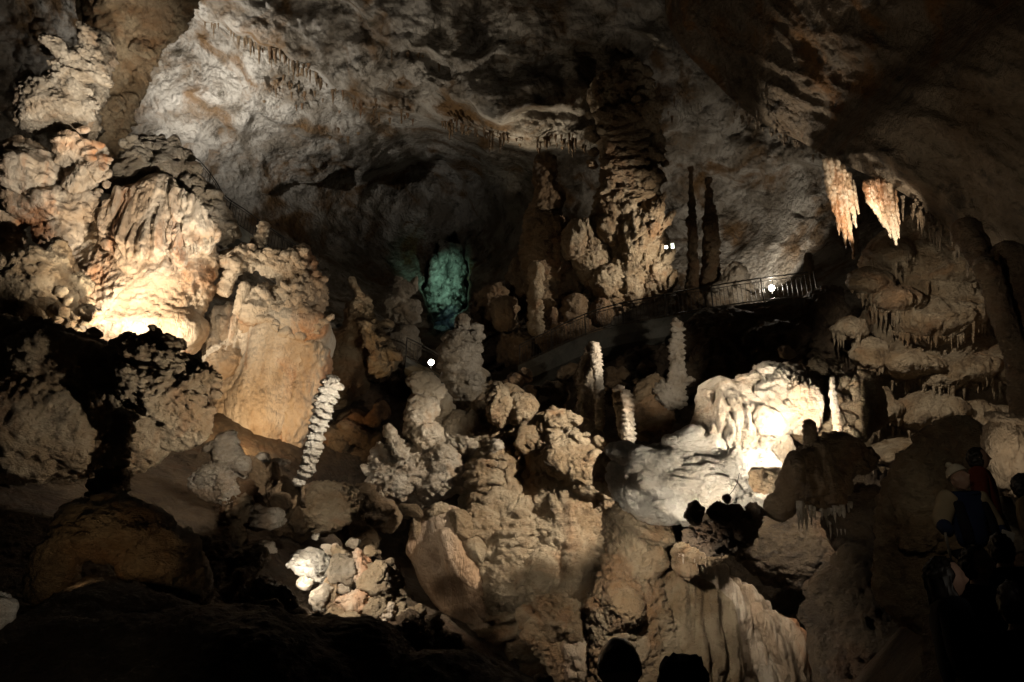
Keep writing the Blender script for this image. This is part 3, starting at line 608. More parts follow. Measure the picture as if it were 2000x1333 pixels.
pile += [(800, 1250, 18, 14, 0, 'tan', 'tan stone on the trailing lower right end of the pile, above the dark stones'), (842, 1262, 17, 13, 10, 'tan', 'tan stone farthest down the trail right of the pile'), (770, 1262, 16, 13, 0, 'orange', 'reddish stone low on the trail below the pile'), (712, 1245, 15, 11, 0, 'tan', 'tan stone low at the foot of the pile, left of the reddish trail stone')]+[(775, 1165, 16, 13, 10, 'tan', 'small tan stone between the biggest stone and the separate round stone'), (672, 1150, 12, 10, 0, 'cream', 'small pale stone wedged under the bluish grey stone'), (600, 1135, 16, 12, 10, 'cream', 'pale stone at the lower left flank of the pile'), (765, 1110, 16, 14, 20, 'tan', 'tan stone at the upper right shoulder of the pile'), (728, 1078, 14, 10, 0, 'tan', 'small tan stone right above the reddish upright stone'), (690, 1062, 12, 9, 0, 'grey', 'small grey stone at the top right of the pile'), (820, 1190, 13, 11, 0, 'tan', 'small stone just right of the separate round stone'), (660, 1200, 20, 15, 0, 'tan', 'tan stone at the lower left foot of the pile')]
for i, (x, y, a, b, rot, m, l) in enumerate(pile):
    T('stone', l, 'stone', 19 - (y - 1050) * .006, [('b','stone',(x,y,a*1.28,b*1.28,rot),'rock',dict(cuts=10,rz=a*1.2,S=(a+b)*.5,amp=.8))], M[m], group='stones of the lit pile', res=1.9)
T('stalagmite_tip', 'tiny thin white stalagmite at the bottom, just left of centre', 'stalagmite', 14, [('t','tip',[(782,1310,7),(788,1285,6),(786,1265,3)],'thin')], M['cream'], res=1.6)
T('pale_rock', 'low pale crinkled rock on the bottom edge near the centre', 'rock', 13, [('b','rock',(965,1330,42,20,0),'pop')], M['cream'], res=2.2)

# ================================================================== centre
T('knobbed_stalagmite', 'double knobbed stalagmite rising from the centre left massif with a white round head', 'stalagmite', 28,
  [('t','shaft',[(880,880,24,.5),(870,830,22,.4),(858,785,22,.2),(838,755,20),(818,742,20),(806,738,17)],'plates'),('t','shaft',[(815,870,38),(822,830,34),(830,790,28),(835,770,16)],'popbig'),('b','head',(812,745,22,24,-20),'scale',dict(off=-.5)),('b','lump',(820,810,34,32,0),'scale',dict(off=-.8)),('b','lump',(838,850,34,28),'scale',dict(off=-.7)),('b','lump',(905,850,40,44),'scale',dict(off=0,S=34)),('b','lump',(925,830,14,30),'pop',dict(off=-.3))], M['cream'], res=2.2)
T('tiered_stalagmite', 'tall tiered stalagmite with lobed rings right of the round spotlight', 'stalagmite', 31,
  [('t','shaft',[(915,890,40),(912,800,42),(905,730,42),(900,680,36),(905,640,24),(900,625,14)],'tiers',dict(S=42)),('b','lobe',(882,695,26,16,10),'popbig',dict(off=-.8)),('b','lobe',(925,660,22,13,-10),'popbig',dict(off=-.6)),('b','lobe',(903,628,13,15),'pop',dict(off=-.4)),('b','lobe',(930,645,16,12),'pop'),('b','lobe',(885,665,18,16),'popbig',dict(off=-.5)),('b','lobe',(925,740,24,12,5),'pop',dict(off=-1))], M['grey'], res=2.3)
T('knobbed_stalagmite', 'small round headed stalagmite at the left of the pale central mass', 'stalagmite', 27,
  [('t','shaft',[(790,900,16),(775,868,14),(765,850,11),(758,838,12)],'plates'),('b','head',(760,842,13,16,-15),'scale',dict(off=-.2))], M['cream'], res=2)
T('pale_mass', 'pale lumpy rock mass left of centre carrying two knobbed stalagmites', 'rock formation', 28,
  [('b','lump',(795,915,72,50,8),'scale',dict(S=50)),('b','lump',(860,905,46,40,0),'flow',dict(S=40,off=-.6)),('b','lump',(750,900,26,30),'pop',dict(off=-.3)),('b','lump',(765,945,44,30,10),'scale',dict(off=-.5)),('b','lump',(860,945,54,30,-8),'flow',dict(off=-.6)),('b','lump',(810,975,50,22,5),'popbig'),('b','lump',(752,990,32,24),'popbig',dict(mat=None or M['brown'])),('b','lump',(870,885,22,22),'pop',dict(off=-1.2))]
  + knobs('knob', [(735,905),(745,960),(800,985),(860,975),(905,940)], 22, (8,17), off=(-2,-.6)), M['cream'], res=2.3)
T('smooth_slab', 'smooth leaning orange slab crossed by a hard edged shadow, left of the central flowstone', 'rock slab', 25.5,
  [('t','slab',[(1000,1290,60,.5),(940,1200,64,.3),(885,1110,66,0),(845,1040,54,0),(825,1005,30,.2)],'slab',dict(S=100,sq=.55)),('t','fold',[(960,1210,22,-1),(905,1110,24,-1),(868,1030,18,-1)],'slab',dict(S=60))] + [('b','crust',(x,y,a,b_,r),'scale',dict(emb=.45,mat=M['tan'])) for x,y,a,b_,r in ((900,1030,24,34,-30),(925,1075,22,36,-25),(950,1120,24,34,-20),(975,1170,26,38,-25),(1000,1225,30,36,-20),(850,1000,30,14,-10),(812,1035,12,24,10),(960,1240,40,20,30))], M['slab'], res=2.8)
T('central_flowstone', 'great ribbed central flowstone of many lobes running down to the bottom edge', 'flowstone', 27,
  [('t','body',[(1230,1440,150,-1.5),(1150,1260,165,-1),(1080,1110,150,-.3),(1010,960,120,.6),(985,860,80,1.2),(985,790,50,1.6),(1000,750,34,2)],'flow',dict(S=80,sq=.5)),
   ('t','trunk',[(1110,1400,80,-4),(1060,1240,78,-2),(1010,1120,86,-.8),(985,1000,80,0),(985,920,60,.8),(1000,870,40,1)],'tiers',dict(S=62)),('t','trunk',[(1180,1300,70,-1.5),(1150,1180,90,-1),(1120,1060,92,-.4),(1090,960,84,0),(1050,860,62,1),(1020,810,40,1.5)],'terrace',dict(S=75)),
   ('t','ridge',[(1300,1085,18,-2.5),(1240,1040,24,-2),(1180,985,26,-1.5),(1120,930,28,-1),(1070,880,34,0),(1030,820,36,.5)],'scale',dict(S=34)),
   ('b','lobe',(950,935,40,36,0),'tiers',dict(off=-1.2,S=34)),('b','lobe',(955,975,44,26,-10),'flow',dict(off=-1.2)),('b','lobe',(935,1030,40,56,-10),'tiers',dict(off=-1,S=36)),('b','lobe',(1015,1010,26,18),'scale',dict(off=-2.2)),
   ('b','lobe',(1010,1045,48,32,0),'tiers',dict(off=-2,S=34)),('b','lobe',(1060,1030,26,22),'scale',dict(off=-2)),('b','lobe',(1000,1085,42,28,0),'flow',dict(off=-2)),('b','lobe',(1110,900,50,40,20),'scale',dict(off=-.9)),('b','lobe',(1160,925,66,46,15),'scale',dict(off=-.6,S=50)),
   ('b','lobe',(1000,1150,54,60,-15),'scale',dict(off=-1.5,S=44)),('b','lobe',(1075,1130,60,60,0),'scale',dict(off=-1.6,S=50)),('b','lobe',(1020,800,30,26,0),'popbig'),('b','lobe',(975,790,26,40,0),'flow'),('b','lobe',(1095,820,34,22,0),'popbig'),('b','lobe',(1035,860,30,30,0),'flow',dict(off=-.3))]
  + knobs('knob', [(960,880),(1000,900),(1060,850),(1120,830),(1160,860),(1200,880)], 30, (8,18), off=(-1,.4)), M['tan'], res=2.4)
T('small_cone', 'small pale upturned cone amid the rocks above the central flowstone', 'stalagmite', 27, [('t','cone',[(968,895,6),(970,875,14),(975,858,14)],'flow')], M['cream'], res=2)
T('lower_ridge', 'tan ridge with finely terraced dark hollow descending to the bottom edge', 'rock ridge', 21,
  [('t','ridge',[(1190,1400,60),(1140,1310,58),(1080,1240,46),(1030,1190,30)],'scale',dict(S=60)),('b','terrace',(1115,1215,60,40,35),'terrace',dict(S=90,off=-1)),('b','knob',(1060,1180,24,14,-10),'pop',dict(off=-1.2)),('b','knob',(1025,1205,18,20),'pop',dict(off=-1)),('b','lump',(1150,1300,50,60),'rock',dict(off=-1.2,mat=M['orange'])),('b','knob',(1085,1172,18,10),'pop',dict(off=-1.2))], M['tan'], res=2.3)
T('ledged_buttress', 'rough tan buttress with slanting black ledges right of the central flowstone', 'rock buttress', 20,
  [('t','buttress',[(1240,1440,98,0),(1238,1320,98,0),(1238,1220,90,0),(1240,1130,66,.3),(1222,1060,40,1),(1190,1000,24,2)],'scale',dict(S=95,sq=.7)),('t','buttress',[(1350,1420,120,.3),(1340,1300,112,.3),(1325,1190,82,.5),(1310,1110,52,.6)],'drape',dict(S=190,sq=.6,amp=.5)),('b','lump',(1262,1110,50,30,-35),'scale',dict(emb=.7)),('b','lump',(1215,1190,46,60,10),'scale',dict(off=-1))], M['tan'], res=2.4)
T('lower_flowstone', 'broad pale flowstone sheet with dripping folds at the bottom right of centre', 'flowstone', 21,
  [('t','sheet',[(1480,1460,175),(1450,1320,150),(1400,1210,105),(1360,1130,60),(1345,1090,34)],'drape',dict(S=170,sq=.5,amp=.8)),('t','fold',[(1585,1440,46,-.5),(1545,1330,34,-.5),(1500,1240,24,-.4),(1465,1180,16,0)],'drape',dict(S=36)),('t','fold',[(1530,1440,30,-1),(1505,1330,22,-1),(1480,1250,14,-.8)],'drape',dict(S=26)),
   ('b','bulge',(1345,1180,30,24,0),'flow',dict(off=-1.5)),('b','bulge',(1348,1245,34,50,0),'flow',dict(off=-1.6,S=30))], M['orange'], res=2.6)
sh = T('fringed_shelf', 'mushroom shaped shelf with a fringe of drips over the black hollow', 'rock shelf', 19.5,
  [('b','shelf',(1365,1082,56,17,4),'pop'),('b','shelf',(1440,1035,50,18,-24),'popbig'),('b','shelf',(1340,1105,24,26),'popbig'),('b','shelf',(1470,1015,22,20),'pop')], M['tan'], res=2.2)
fringe('drip', [(1325,1088),(1365,1093),(1412,1085)], 19.5, 26, (10,26), (1.8,3.2), M['orange'], parent=sh, off=-.5)
fringe('drip', [(1405,1058),(1440,1042),(1488,1020)], 19.5, 30, (10,22), (1.8,3.2), M['orange'], parent=sh, off=-.5)
# slender stalagmites at centre right
T('slender_stalagmite', 'slender pale ringed stalagmite below the walkway, leftmost of three', 'stalagmite', 28,
  [('t','shaft',[(1172,840,9,-.7),(1170,760,9,-.7),(1168,730,9,-.6),(1163,690,10),(1164,668,8)],'thin'),('t','shaft',[(1140,850,26,.4),(1148,760,18,.4),(1152,700,13,.4),(1160,668,8,.4)],'plates'),('b','foot',(1150,850,32,20),'popbig',dict(off=.3))], M['cream'], group='slender stalagmites below the walkway', res=1.8)
T('slender_stalagmite', 'short straight ringed stalagmite with a round topped twin pressed to its left side', 'stalagmite', 26,
  [('t','shaft',[(1228,870,13),(1226,820,12),(1224,780,11),(1224,762,9)],'thin'),('t','shaft',[(1222,850,12,.5),(1210,790,11,.5),(1206,762,10,.5)],'plates'),('b','head',(1208,760,13,8),'pop',dict(off=.4))], M['cream'], group='slender stalagmites below the walkway', res=1.7)
T('slender_stalagmite', 'tallest slender stalagmite rising in front of the walkway from a flared foot', 'stalagmite', 27,
  [('t','shaft',[(1312,800,30),(1318,762,22),(1324,735,15),(1322,690,14),(1322,650,10),(1320,620,9)],'thin',dict(S=14)),('b','foot',(1300,775,26,34,25),'popbig',dict(off=.2)),('b','foot',(1338,745,20,8,-15),'pop')], M['cream'], group='slender stalagmites below the walkway', res=1.8)
T('rounded_boulder', 'rounded terraced boulder leaning at the foot of the tallest slender stalagmite', 'boulder', 27.5,
  [('b','boulder',(1268,805,48,42,-25),'terrace',dict(S=70)),('b','lump',(1270,765,34,24,-30),'terrace'),('b','lump',(1240,850,34,12,5),'scale',dict(off=-1))], M['tan'], res=2.2)
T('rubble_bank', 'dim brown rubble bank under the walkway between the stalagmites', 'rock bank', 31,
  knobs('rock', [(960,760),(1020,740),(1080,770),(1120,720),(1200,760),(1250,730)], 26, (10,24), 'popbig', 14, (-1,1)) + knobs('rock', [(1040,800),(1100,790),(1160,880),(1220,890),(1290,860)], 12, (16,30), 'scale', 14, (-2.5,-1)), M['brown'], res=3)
T('flat_stone', 'flat pale oval stone resting on the slope left of the slender stalagmites', 'stone', 27, [('b','stone',(1090,838,26,10,-8),'terrace')], M['cream'], res=2)
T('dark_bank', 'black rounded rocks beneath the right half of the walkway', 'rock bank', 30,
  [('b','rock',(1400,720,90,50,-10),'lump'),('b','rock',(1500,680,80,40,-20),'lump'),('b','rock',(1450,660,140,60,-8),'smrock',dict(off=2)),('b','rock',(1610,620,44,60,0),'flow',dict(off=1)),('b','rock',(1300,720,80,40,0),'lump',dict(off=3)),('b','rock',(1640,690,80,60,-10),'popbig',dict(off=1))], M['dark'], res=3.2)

# ================================================================== right: white flow, domes, cone, tiers
T('white_flowstone', 'dazzling white pillow flowstone with dark creases right of centre', 'flowstone', 20.5,
  [('b','sheet',(1370,945,165,72,-6),'pillow',dict(S=80,rz=70)),('b','sheet',(1265,950,80,60,20),'pillow',dict(S=70,rz=50,off=.2)),('b','pillow',(1300,905,80,28,16),'smooth',dict(emb=.75)),('b','pillow',(1360,870,66,24,6),'smooth',dict(emb=.7)),('b','pillow',(1400,912,72,26,-10),'smooth',dict(emb=.7)),('b','pillow',(1455,935,60,32,-14),'smooth',dict(emb=.7)),('b','pillow',(1310,945,80,30,12),'smooth',dict(emb=.75)),
   ('b','pillow',(1395,965,76,28,-16),'smooth',dict(emb=.7)),('b','pillow',(1270,985,64,36,22),'smooth',dict(emb=.75)),('b','pillow',(1340,995,70,30,8),'smooth',dict(emb=.7)),('b','cone',(1432,905,18,28,0),'terrace',dict(emb=.3)),('b','pillow',(1480,965,44,26,-20),'drape',dict(emb=.6)),('b','pillow',(1240,895,60,22,15),'smooth',dict(off=.3)),('b','pillow',(1340,848,38,14,-14),'smooth',dict(emb=.3)),('b','skirt',(1215,925,56,44,30),'scale',dict(off=1.2,mat=M['tan'],rz=50)),('b','skirt',(1260,1020,66,34,28),'scale',dict(off=.8,mat=M['tan'],rz=50))], M['white'], res=2.3)
T('cracked_block', 'brown cracked block wedged between the white flowstone and the fringed cone', 'rock', 19.2, [('b','block',(1495,938,31,22,8),'rock',dict(cuts=5,box=2))], M['tan'], res=1.8)
kn = T('silhouetted_rocks', 'row of black knobs silhouetted against the white flowstone with one ball on top', 'rock', 17.5,
  [('b','knob',(1357,1005,17,20),'pop'),('b','knob',(1405,1000,20,16),'pop'),('b','knob',(1435,1000,18,14),'pop'),('b','knob',(1475,998,17,18),'pop'),('t','stem',[(1420,1000,9),(1421,985,6)],'pop'),('b','ball',(1421,976,8,8),'pop'),('b','base',(1410,1035,76,28,-12),'popbig',dict(off=.5))], M['dark'], res=2)
cone = T('fringed_cone', 'bell shaped flowstone cone with a dripping fringe and dark stalagmite on top', 'flowstone', 18,
  [('t','cone',[(1610,1000,84),(1600,960,80),(1590,915,60),(1585,880,40),(1583,862,18)],'drape',dict(S=90,sq=.8,amp=1.0)),('t','column',[(1583,880,16,.1),(1582,845,13),(1581,818,9)],'plates'),('t','skirt',[(1500,1010,34,-.2),(1535,975,28,-.4),(1553,925,26,-.3),(1560,880,17,0)],'smooth'),('b','lump',(1645,890,60,38,20),'lump',dict(off=.4)),('b','knob',(1543,905,6,8),'pop',dict(off=-1))], M['brown'], res=2.3)
fringe('drip', [(1560,985),(1600,1000),(1640,995),(1685,975)], 18, 46, (24,62), (2.5,5), M['cream'], parent=cone, off=-.7, lean=.08)
dome = T('fluted_dome', 'bright fluted dome with a blown out white cavity beside the bell shaped cone', 'flowstone', 21,
  [('t','dome',[(1465,915,50),(1445,860,82),(1428,805,78),(1424,752,40)],'comb',dict(S=110,sq=.8)),('t','dome',[(1540,850,44,.4),(1525,800,74,.4),(1500,750,60,.4),(1480,715,26,.4)],'scale',dict(S=60)),('b','lump',(1500,820,34,26,0),'smooth',dict(off=-1.3)),('t','wall',[(1510,920,44,.6),(1515,880,42,.6),(1525,840,44,.2)],'smooth'),('b','lump',(1500,722,20,12),'pop',dict(emb=.6)),('b','lump',(1560,790,40,60,-10),'drape',dict(emb=.7,S=50)),('b','ledge',(1500,845,30,10,10),'pop',dict(off=-1.2)),('b','knob',(1490,868,10,14),'pop',dict(off=-1.2)),('b','lump',(1460,745,30,16,-20),'scale',dict(emb=.7))], M['cream'], res=2.2)
fringe('drip', [(1390,862),(1420,880),(1460,905)], 21, 20, (12,26), (2.5,4), M['cream'], parent=dome, off=-1.0)
T('rounded_dome', 'wide rounded dome with draped folds right of the blown out cavity', 'flowstone', 22.5,
  [('t','dome',[(1600,868,50),(1600,820,64),(1590,770,58),(1585,735,30)],'tiers',dict(S=60)),('t','dome',[(1680,850,44,.3),(1675,800,54,.3),(1650,750,54,.3),(1640,725,26,.3)],'drape',dict(S=50)),('b','lump',(1560,740,40,28,15),'scale',dict(off=-.4)),('b','lump',(1620,720,34,20,10),'popbig',dict(off=-.4)),('b','ledge',(1640,850,58,18,6),'pop',dict(off=-.8)),('t','fold',[(1690,860,16,-1),(1686,810,20,-1),(1680,780,12,-1)],'drape')], M['tan'], res=2.3)
T('thin_stalagmite', 'thin pale stalagmite standing before the wide rounded dome', 'stalagmite', 20.2,
  [('t','shaft',[(1638,868,9),(1634,820,8),(1628,780,7),(1625,735,4)],'plates'),('b','foot',(1640,868,18,9),'pop')], M['cream'], res=1.6)
T('perched_stone', 'small pale scalloped stone lit alone in the dark above the domes', 'stone', 23, [('b','stone',(1537,690,16,12,25),'terrace')], M['cream'], res=1.6)
T('pointed_rock', 'small dark pointed rock on the left shoulder of the fluted dome', 'rock', 22, [('t','rock',[(1408,790,12),(1405,760,9),(1406,742,5)],'pop')], M['tan'], res=2)
TI = [(1740,480,52,40),(1860,520,74,46),(1700,545,42,38),(1940,590,64,52),(1748,575,60,40),(1825,612,98,52),(1660,632,32,32),(1700,685,42,42),(1965,700,54,52),(1870,708,88,52),(1772,706,78,46),(1720,785,48,52),(1925,815,76,58),(1812,802,84,50),(1870,895,74,42),(1762,882,74,42)]
tp = [('t','core',[(1800,980,130,3.4),(1810,800,140,3.6),(1810,640,120,4.0),(1790,500,96,4),(1760,420,60,4.6)],'flow',dict(S=90,res=3.5))]
for x, y, w, h in TI:
    o = 2.6 - (y - 480) / 400 * 3.4
    tp.append(('t','tier',[(x,y+h*1.0,w*.78,o+.2),(x,y+h*.55,w,o+.1),(x,y+h*.05,w*.92,o+.25),(x,y-h*.4,w*.62,o+.6),(x,y-h*.62,w*.3,o+.9)],'tierdome',dict(S=w*.95,sq=1.0)))
tp = [(p[0],p[1],[(q[0],q[1],q[2],max(.001,q[3]+1.2)) for q in p[2]],p[3],p[4]) for p in tp]
tiers = T('tiered_flowstone', 'massive dim wall of fringed flowstone tiers on the right below the hanging curtains', 'flowstone', 26, tp, M['tan'], res=2.5)
for n, (x, y, w, h) in enumerate(TI):
    fringe('drip', [(x-w*.85,y+h*.75),(x-w*.4,y+h*.95),(x,y+h*1.0),(x+w*.4,y+h*.95),(x+w*.85,y+h*.75)], 26, int(w*.42), (5,38), (1.6,4.8), M['tan'], parent=tiers, off=0, seed=n)
T('drapery_column', 'tall ribbed drapery hanging at the right edge from the low ceiling', 'drapery', 20,
  [('t','fold',[(1915,500,26),(1940,560,24),(1965,640,22),(1990,720,24),(1998,820,22),(2010,920,18)],'drape'),('t','fold',[(1960,470,40,.4),(1985,560,44,.4),(2010,680,44,.4),(2020,800,40,.4),(2020,950,34,.4)],'drape',dict(S=40)),('t','fold',[(1870,430,30,1.5),(1905,480,26,1),(1935,540,18,.5)],'drape')], M['brown'], res=2.6)
def hang(rows, w):
    out = []
    for x0, y0, x1, y1, r in rows:
        ym = (y0 + y1) / 2; xm = (x0 + x1) / 2 - (x1 - x0) * .12
        r *= .82; out.append(('t','fold',[(x0-2,y0-14,r*.8,.1),(x0,y0,r,.05),(xm,ym,r*.95,0.001),(x0*.15+x1*.85,y0*.15+y1*.85,r*.55,0.002),(x1,y1,r*.22,0.003)],'drape',dict(S=r*2.4,sq=1.1,amp=.9)))
    return out
T('stalactite_curtain', 'left hanging curtain of glossy orange stalactites, the more jagged of two brilliant ones', 'stalactite', 28.3,
  hang([(1614,322,1630,420,9),(1623,320,1640,462,9),(1634,322,1653,486,10),(1646,334,1668,508,9),(1657,348,1672,446,9),(1667,364,1677,420,6)], 1), M['wet'], group='brilliant hanging curtains', res=1.5)
T('stalactite_curtain', 'right hanging curtain, smooth tongue shaped and striped, of the two brilliant ones', 'stalactite', 27.5,
  hang([(1692,366,1716,424,9),(1701,362,1728,446,10),(1712,360,1740,466,11),(1724,362,1751,480,11),(1736,368,1756,468,10),(1746,378,1757,440,7)], 1), M['wet'], group='brilliant hanging curtains', res=1.5)

# ================================================================== far centre: great column and neighbours
col = T('great_column', 'towering column of ragged tiers behind the walkway, paler leaf clusters at its foot', 'column', 41,
  [('t','trunk',[(1235,600,70,2),(1225,480,70,2),(1222,380,56,1.5),(1225,300,50,1),(1220,220,56,1),(1215,120,60,1.5)],'popbig',dict(S=60)),
   ('b','leaf_cluster',(1245,350,34,24,0),'tiers'),
   ('b','lump',(1170,520,48,72,-25),'scale',dict(S=60,off=-1.5)),('b','lump',(1195,565,46,50,-10),'scale',dict(S=60,off=-1.6)),('b','lump',(1125,470,30,34,0),'scale'),('t','leaf_cluster',[(1262,600,24,-2),(1268,570,34,-2),(1285,535,40,-2),(1300,505,24,-2)],'drape',dict(S=38)),('t','leaf_cluster',[(1228,600,22,-2),(1232,565,30,-2),(1238,540,26,-2)],'drape',dict(S=30)),
   ('t','leaf_cluster',[(1228,515,14,-2),(1238,480,26,-2),(1252,440,44,-2),(1258,412,50,-2),(1262,398,36,-2)],'drape',dict(S=45)),('b','leaf',(1278,415,15,36,8),'flow',dict(off=-2.6)),('b','leaf',(1205,412,18,30,-24),'flow',dict(off=-2.4)),('b','leaf',(1190,450,22,34,-35),'flow',dict(off=-2)),('b','leaf',(1275,440,14,28,20),'pop',dict(off=-2.2)),('b','leaf',(1228,405,16,30,-5),'flow',dict(off=-3))]
  + [('b','leaf',(x,y,a,b_,r),'comb',dict(off=o,rz=14,S=30)) for x,y,a,b_,r,o in ((1190,415,9,34,-32,-2.4),(1212,402,9,34,-16,-2.5),(1236,398,9,30,-4,-2.6),(1262,398,10,36,8,-2.6),(1284,410,10,38,20,-2.5),(1300,436,9,32,34,-2.4),(1125,475,10,30,-28,-2),(1146,455,10,32,-14,-2),(1300,512,10,30,42,-2.4),(1284,500,10,28,24,-2.4),(1262,506,9,26,6,-2.4),(1205,520,9,28,-10,-2.2),(1312,545,8,24,30,-2.2))]
  + plates('tier', 1225,385, 1232,215, 11, 46, 52, 11, 0, 'pop', -1, .22) + knobs('knob', [(1265,380),(1280,330),(1278,270),(1270,210),(1180,220),(1170,300),(1180,380)], 36, (8,17), off=(-2,-.5)), M['tan'], res=2.2)
T('lumpy_column', 'dim lumpy column just left of the great ragged column', 'column', 43,
  [('t','trunk',[(1070,640,36),(1060,560,34),(1050,480,36),(1052,430,30),(1062,380,22),(1068,300,18)],'popbig',dict(S=30)),('b','lump',(1060,440,38,26),'popbig',dict(off=-1)),('b','lump',(1110,560,36,50),'flow'),('b','lump',(1100,490,26,50),'popbig'),('b','lump',(1080,400,18,40),'flow')], M['brown'], res=2.6)
T('thin_column', 'thin knobby column standing free in front of the dim lumpy column', 'column', 40,
  [('t','shaft',[(1048,660,16),(1046,600,14),(1047,560,14),(1047,525,15),(1045,512,12)],'plates')], M['tan'], res=2.2)
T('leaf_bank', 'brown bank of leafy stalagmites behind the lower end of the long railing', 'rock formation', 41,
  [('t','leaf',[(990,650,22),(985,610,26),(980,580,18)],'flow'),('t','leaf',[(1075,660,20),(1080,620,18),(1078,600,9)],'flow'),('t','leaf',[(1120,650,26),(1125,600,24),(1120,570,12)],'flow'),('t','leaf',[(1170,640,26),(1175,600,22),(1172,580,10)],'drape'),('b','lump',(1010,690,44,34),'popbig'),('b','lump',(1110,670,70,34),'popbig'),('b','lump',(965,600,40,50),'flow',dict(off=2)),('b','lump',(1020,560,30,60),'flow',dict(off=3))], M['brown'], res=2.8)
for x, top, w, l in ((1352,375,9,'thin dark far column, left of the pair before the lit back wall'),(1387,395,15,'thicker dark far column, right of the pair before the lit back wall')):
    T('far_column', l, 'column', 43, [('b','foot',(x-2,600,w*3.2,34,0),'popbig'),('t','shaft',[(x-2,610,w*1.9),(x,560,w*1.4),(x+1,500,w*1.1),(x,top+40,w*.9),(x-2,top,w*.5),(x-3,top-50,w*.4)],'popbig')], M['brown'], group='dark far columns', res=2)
T('far_bush_formation', 'pale bushy stalagmite cluster behind the railing near the far lamp', 'rock formation', 42,
  [('t','trunk',[(1430,610,40),(1432,570,34),(1436,530,20),(1436,505,9)],'popbig'),('b','leaf',(1410,560,20,10,-20),'pop',dict(off=-1)),('b','leaf',(1455,560,20,10,15),'pop',dict(off=-1)),('b','lump',(1480,590,34,22),'popbig'),('b','lump',(1405,590,22,24),'popbig')], M['cream'], res=2.2)
T('far_stalagmite', 'single far stalagmite behind the upper end of the railing', 'stalagmite', 41, [('t','shaft',[(1581,590,9),(1580,540,9),(1578,505,8),(1577,492,6)],'plates')], M['tan'], res=1.8)
T('tunnel_rock', 'pale creased rock glowing green inside the far side tunnel', 'rock', 58,
  [('b','rock',(868,585,34,44,18),'scale',dict(S=26,cuts=5)),('b','rock',(853,545,15,52,10),'rock',dict(S=26,cuts=4)),('b','rock',(888,510,20,44,-6),'rock',dict(S=24,cuts=6,off=.9)),('b','rock',(866,495,10,26,6),'pop'),('b','rock',(893,560,15,40,-14),'rock',dict(cuts=5,S=20,off=.5)),('b','rock',(850,515,10,20,-8),'rock',dict(cuts=4)),('b','rock',(885,628,26,16,-20),'pop'),('b','rock',(858,640,24,10,10),'rock',dict(cuts=3))], M['green'], res=1.7)
T('distant_ledge', 'low dark rock ledge below the green lit tunnel by the round spotlight', 'rock', 40, [('b','ledge',(850,760,60,40,0),'popbig'),('b','ledge',(790,760,44,36,0),'popbig')], M['brown'], res=3)

# ceiling stalactites
fr = [([(405,25),(470,60),(520,90),(560,110),(600,140)],44.5,90,(8,46),(1.6,4.5),16,'ragged brown stalactite fringe on the upper left ceiling ledge'),
      ([(420,180),(500,150),(600,190),(660,260)],47.5,60,(5,22),(1.5,4),60,'sparse short stalactites scattered over the lit upper left ceiling'),
      ([(580,120),(650,170),(720,215),(800,230)],46,60,(6,30),(1.6,4),24,'brown stalactite fringe running down towards the ceiling centre'),
      ([(860,245),(940,262),(1030,275),(1140,285)],45.5,90,(6,34),(1.6,4),20,'stalactite fringe over the dark alcove at the ceiling centre'),
      ([(760,60),(900,130),(1050,70),(1110,80),(1180,60),(1230,80)],45.5,90,(6,60),(1.6,5),46,'long dark stalactites scattered on the ceiling right of centre'),
      ([(1190,160),(1230,150),(1270,180),(1290,230)],44,50,(8,40),(2,4),24,'stalactites round the head of the great column'),
      ([(1430,200),(1480,245),(1550,285),(1610,315)],37,46,(4,20),(1.5,3.5),14,'small drips along the edge of the low right ceiling'),
      ([(1780,400),(1850,460),(1900,520)],27,50,(8,50),(2,5),20,'drips under the far right ceiling edge')]
for i, (ln, d, n, L, w, sp, l) in enumerate(fr):
    fringe('ceiling_stalactites', ln, d, n, L, w, M['brown' if i < 6 else 'over'], label=l, cat='stalactites', rows=2, spread=sp, seed=i)
T('stalactite', 'single long dark stalactite hanging from the ceiling right of centre', 'stalactite', 44, [('t','stalactite',[(1060,75,8),(1060,110,5),(1059,128,2)],'drape')], M['grey'], res=1.6)
# right, by the visitors
T('visitor_drapery', 'pale lit drapery wall at the right edge behind the visitors', 'drapery', 12,
  [('t','fold',[(1965,960,30),(1955,900,34),(1960,850,36),(1965,815,28)],'drape',dict(S=40)),('t','fold',[(1995,980,26,-.2),(1998,900,30,-.2),(2000,820,24,-.2)],'drape',dict(S=30)),('b','ledge',(1970,820,44,12,8),'pop'),('t','fold',[(1945,830,8),(1942,815,7)],'pop')], M['orange'], res=2.3)
T('visitor_wall', 'dim fluted rock wall rising behind the man in the knitted hat', 'rock wall', 14,
  [('t','wall',[(1840,1250,120),(1835,1100,125),(1840,980,120),(1870,880,90),(1890,820,50)],'flow',dict(S=60,sq=.5)),('t','fold',[(1790,1080,36,-1),(1785,980,40,-1),(1795,900,34,-1)],'flow',dict(S=50)),('t','fold',[(1910,1000,34,-1),(1905,900,36,-1),(1915,840,30,-1)],'drape',dict(S=34)),('t','bank',[(1990,1080,26,-1),(1965,1020,22,-1),(1945,970,18,-1)],'rock',dict(mat=M['cream']))], M['tan'], res=2.8)
T('hollow_shade_wall', 'shade-coloured rock wall falling away between the lower flowstone and the visitors', 'rock wall', 17.5,
  [('b','wall',(1760,1240,160,190,0),'flow',dict(S=110,res=4,rz=90)),('b','wall',(1560,1070,120,80,-10),'flow',dict(S=80,res=4,rz=50,off=4.5)),('b','wall',(1700,1050,90,90,0),'flow',dict(S=70,res=4,rz=60,off=.3))], M['dark'])  # wall put in, its dark colour gives the hollow its shade

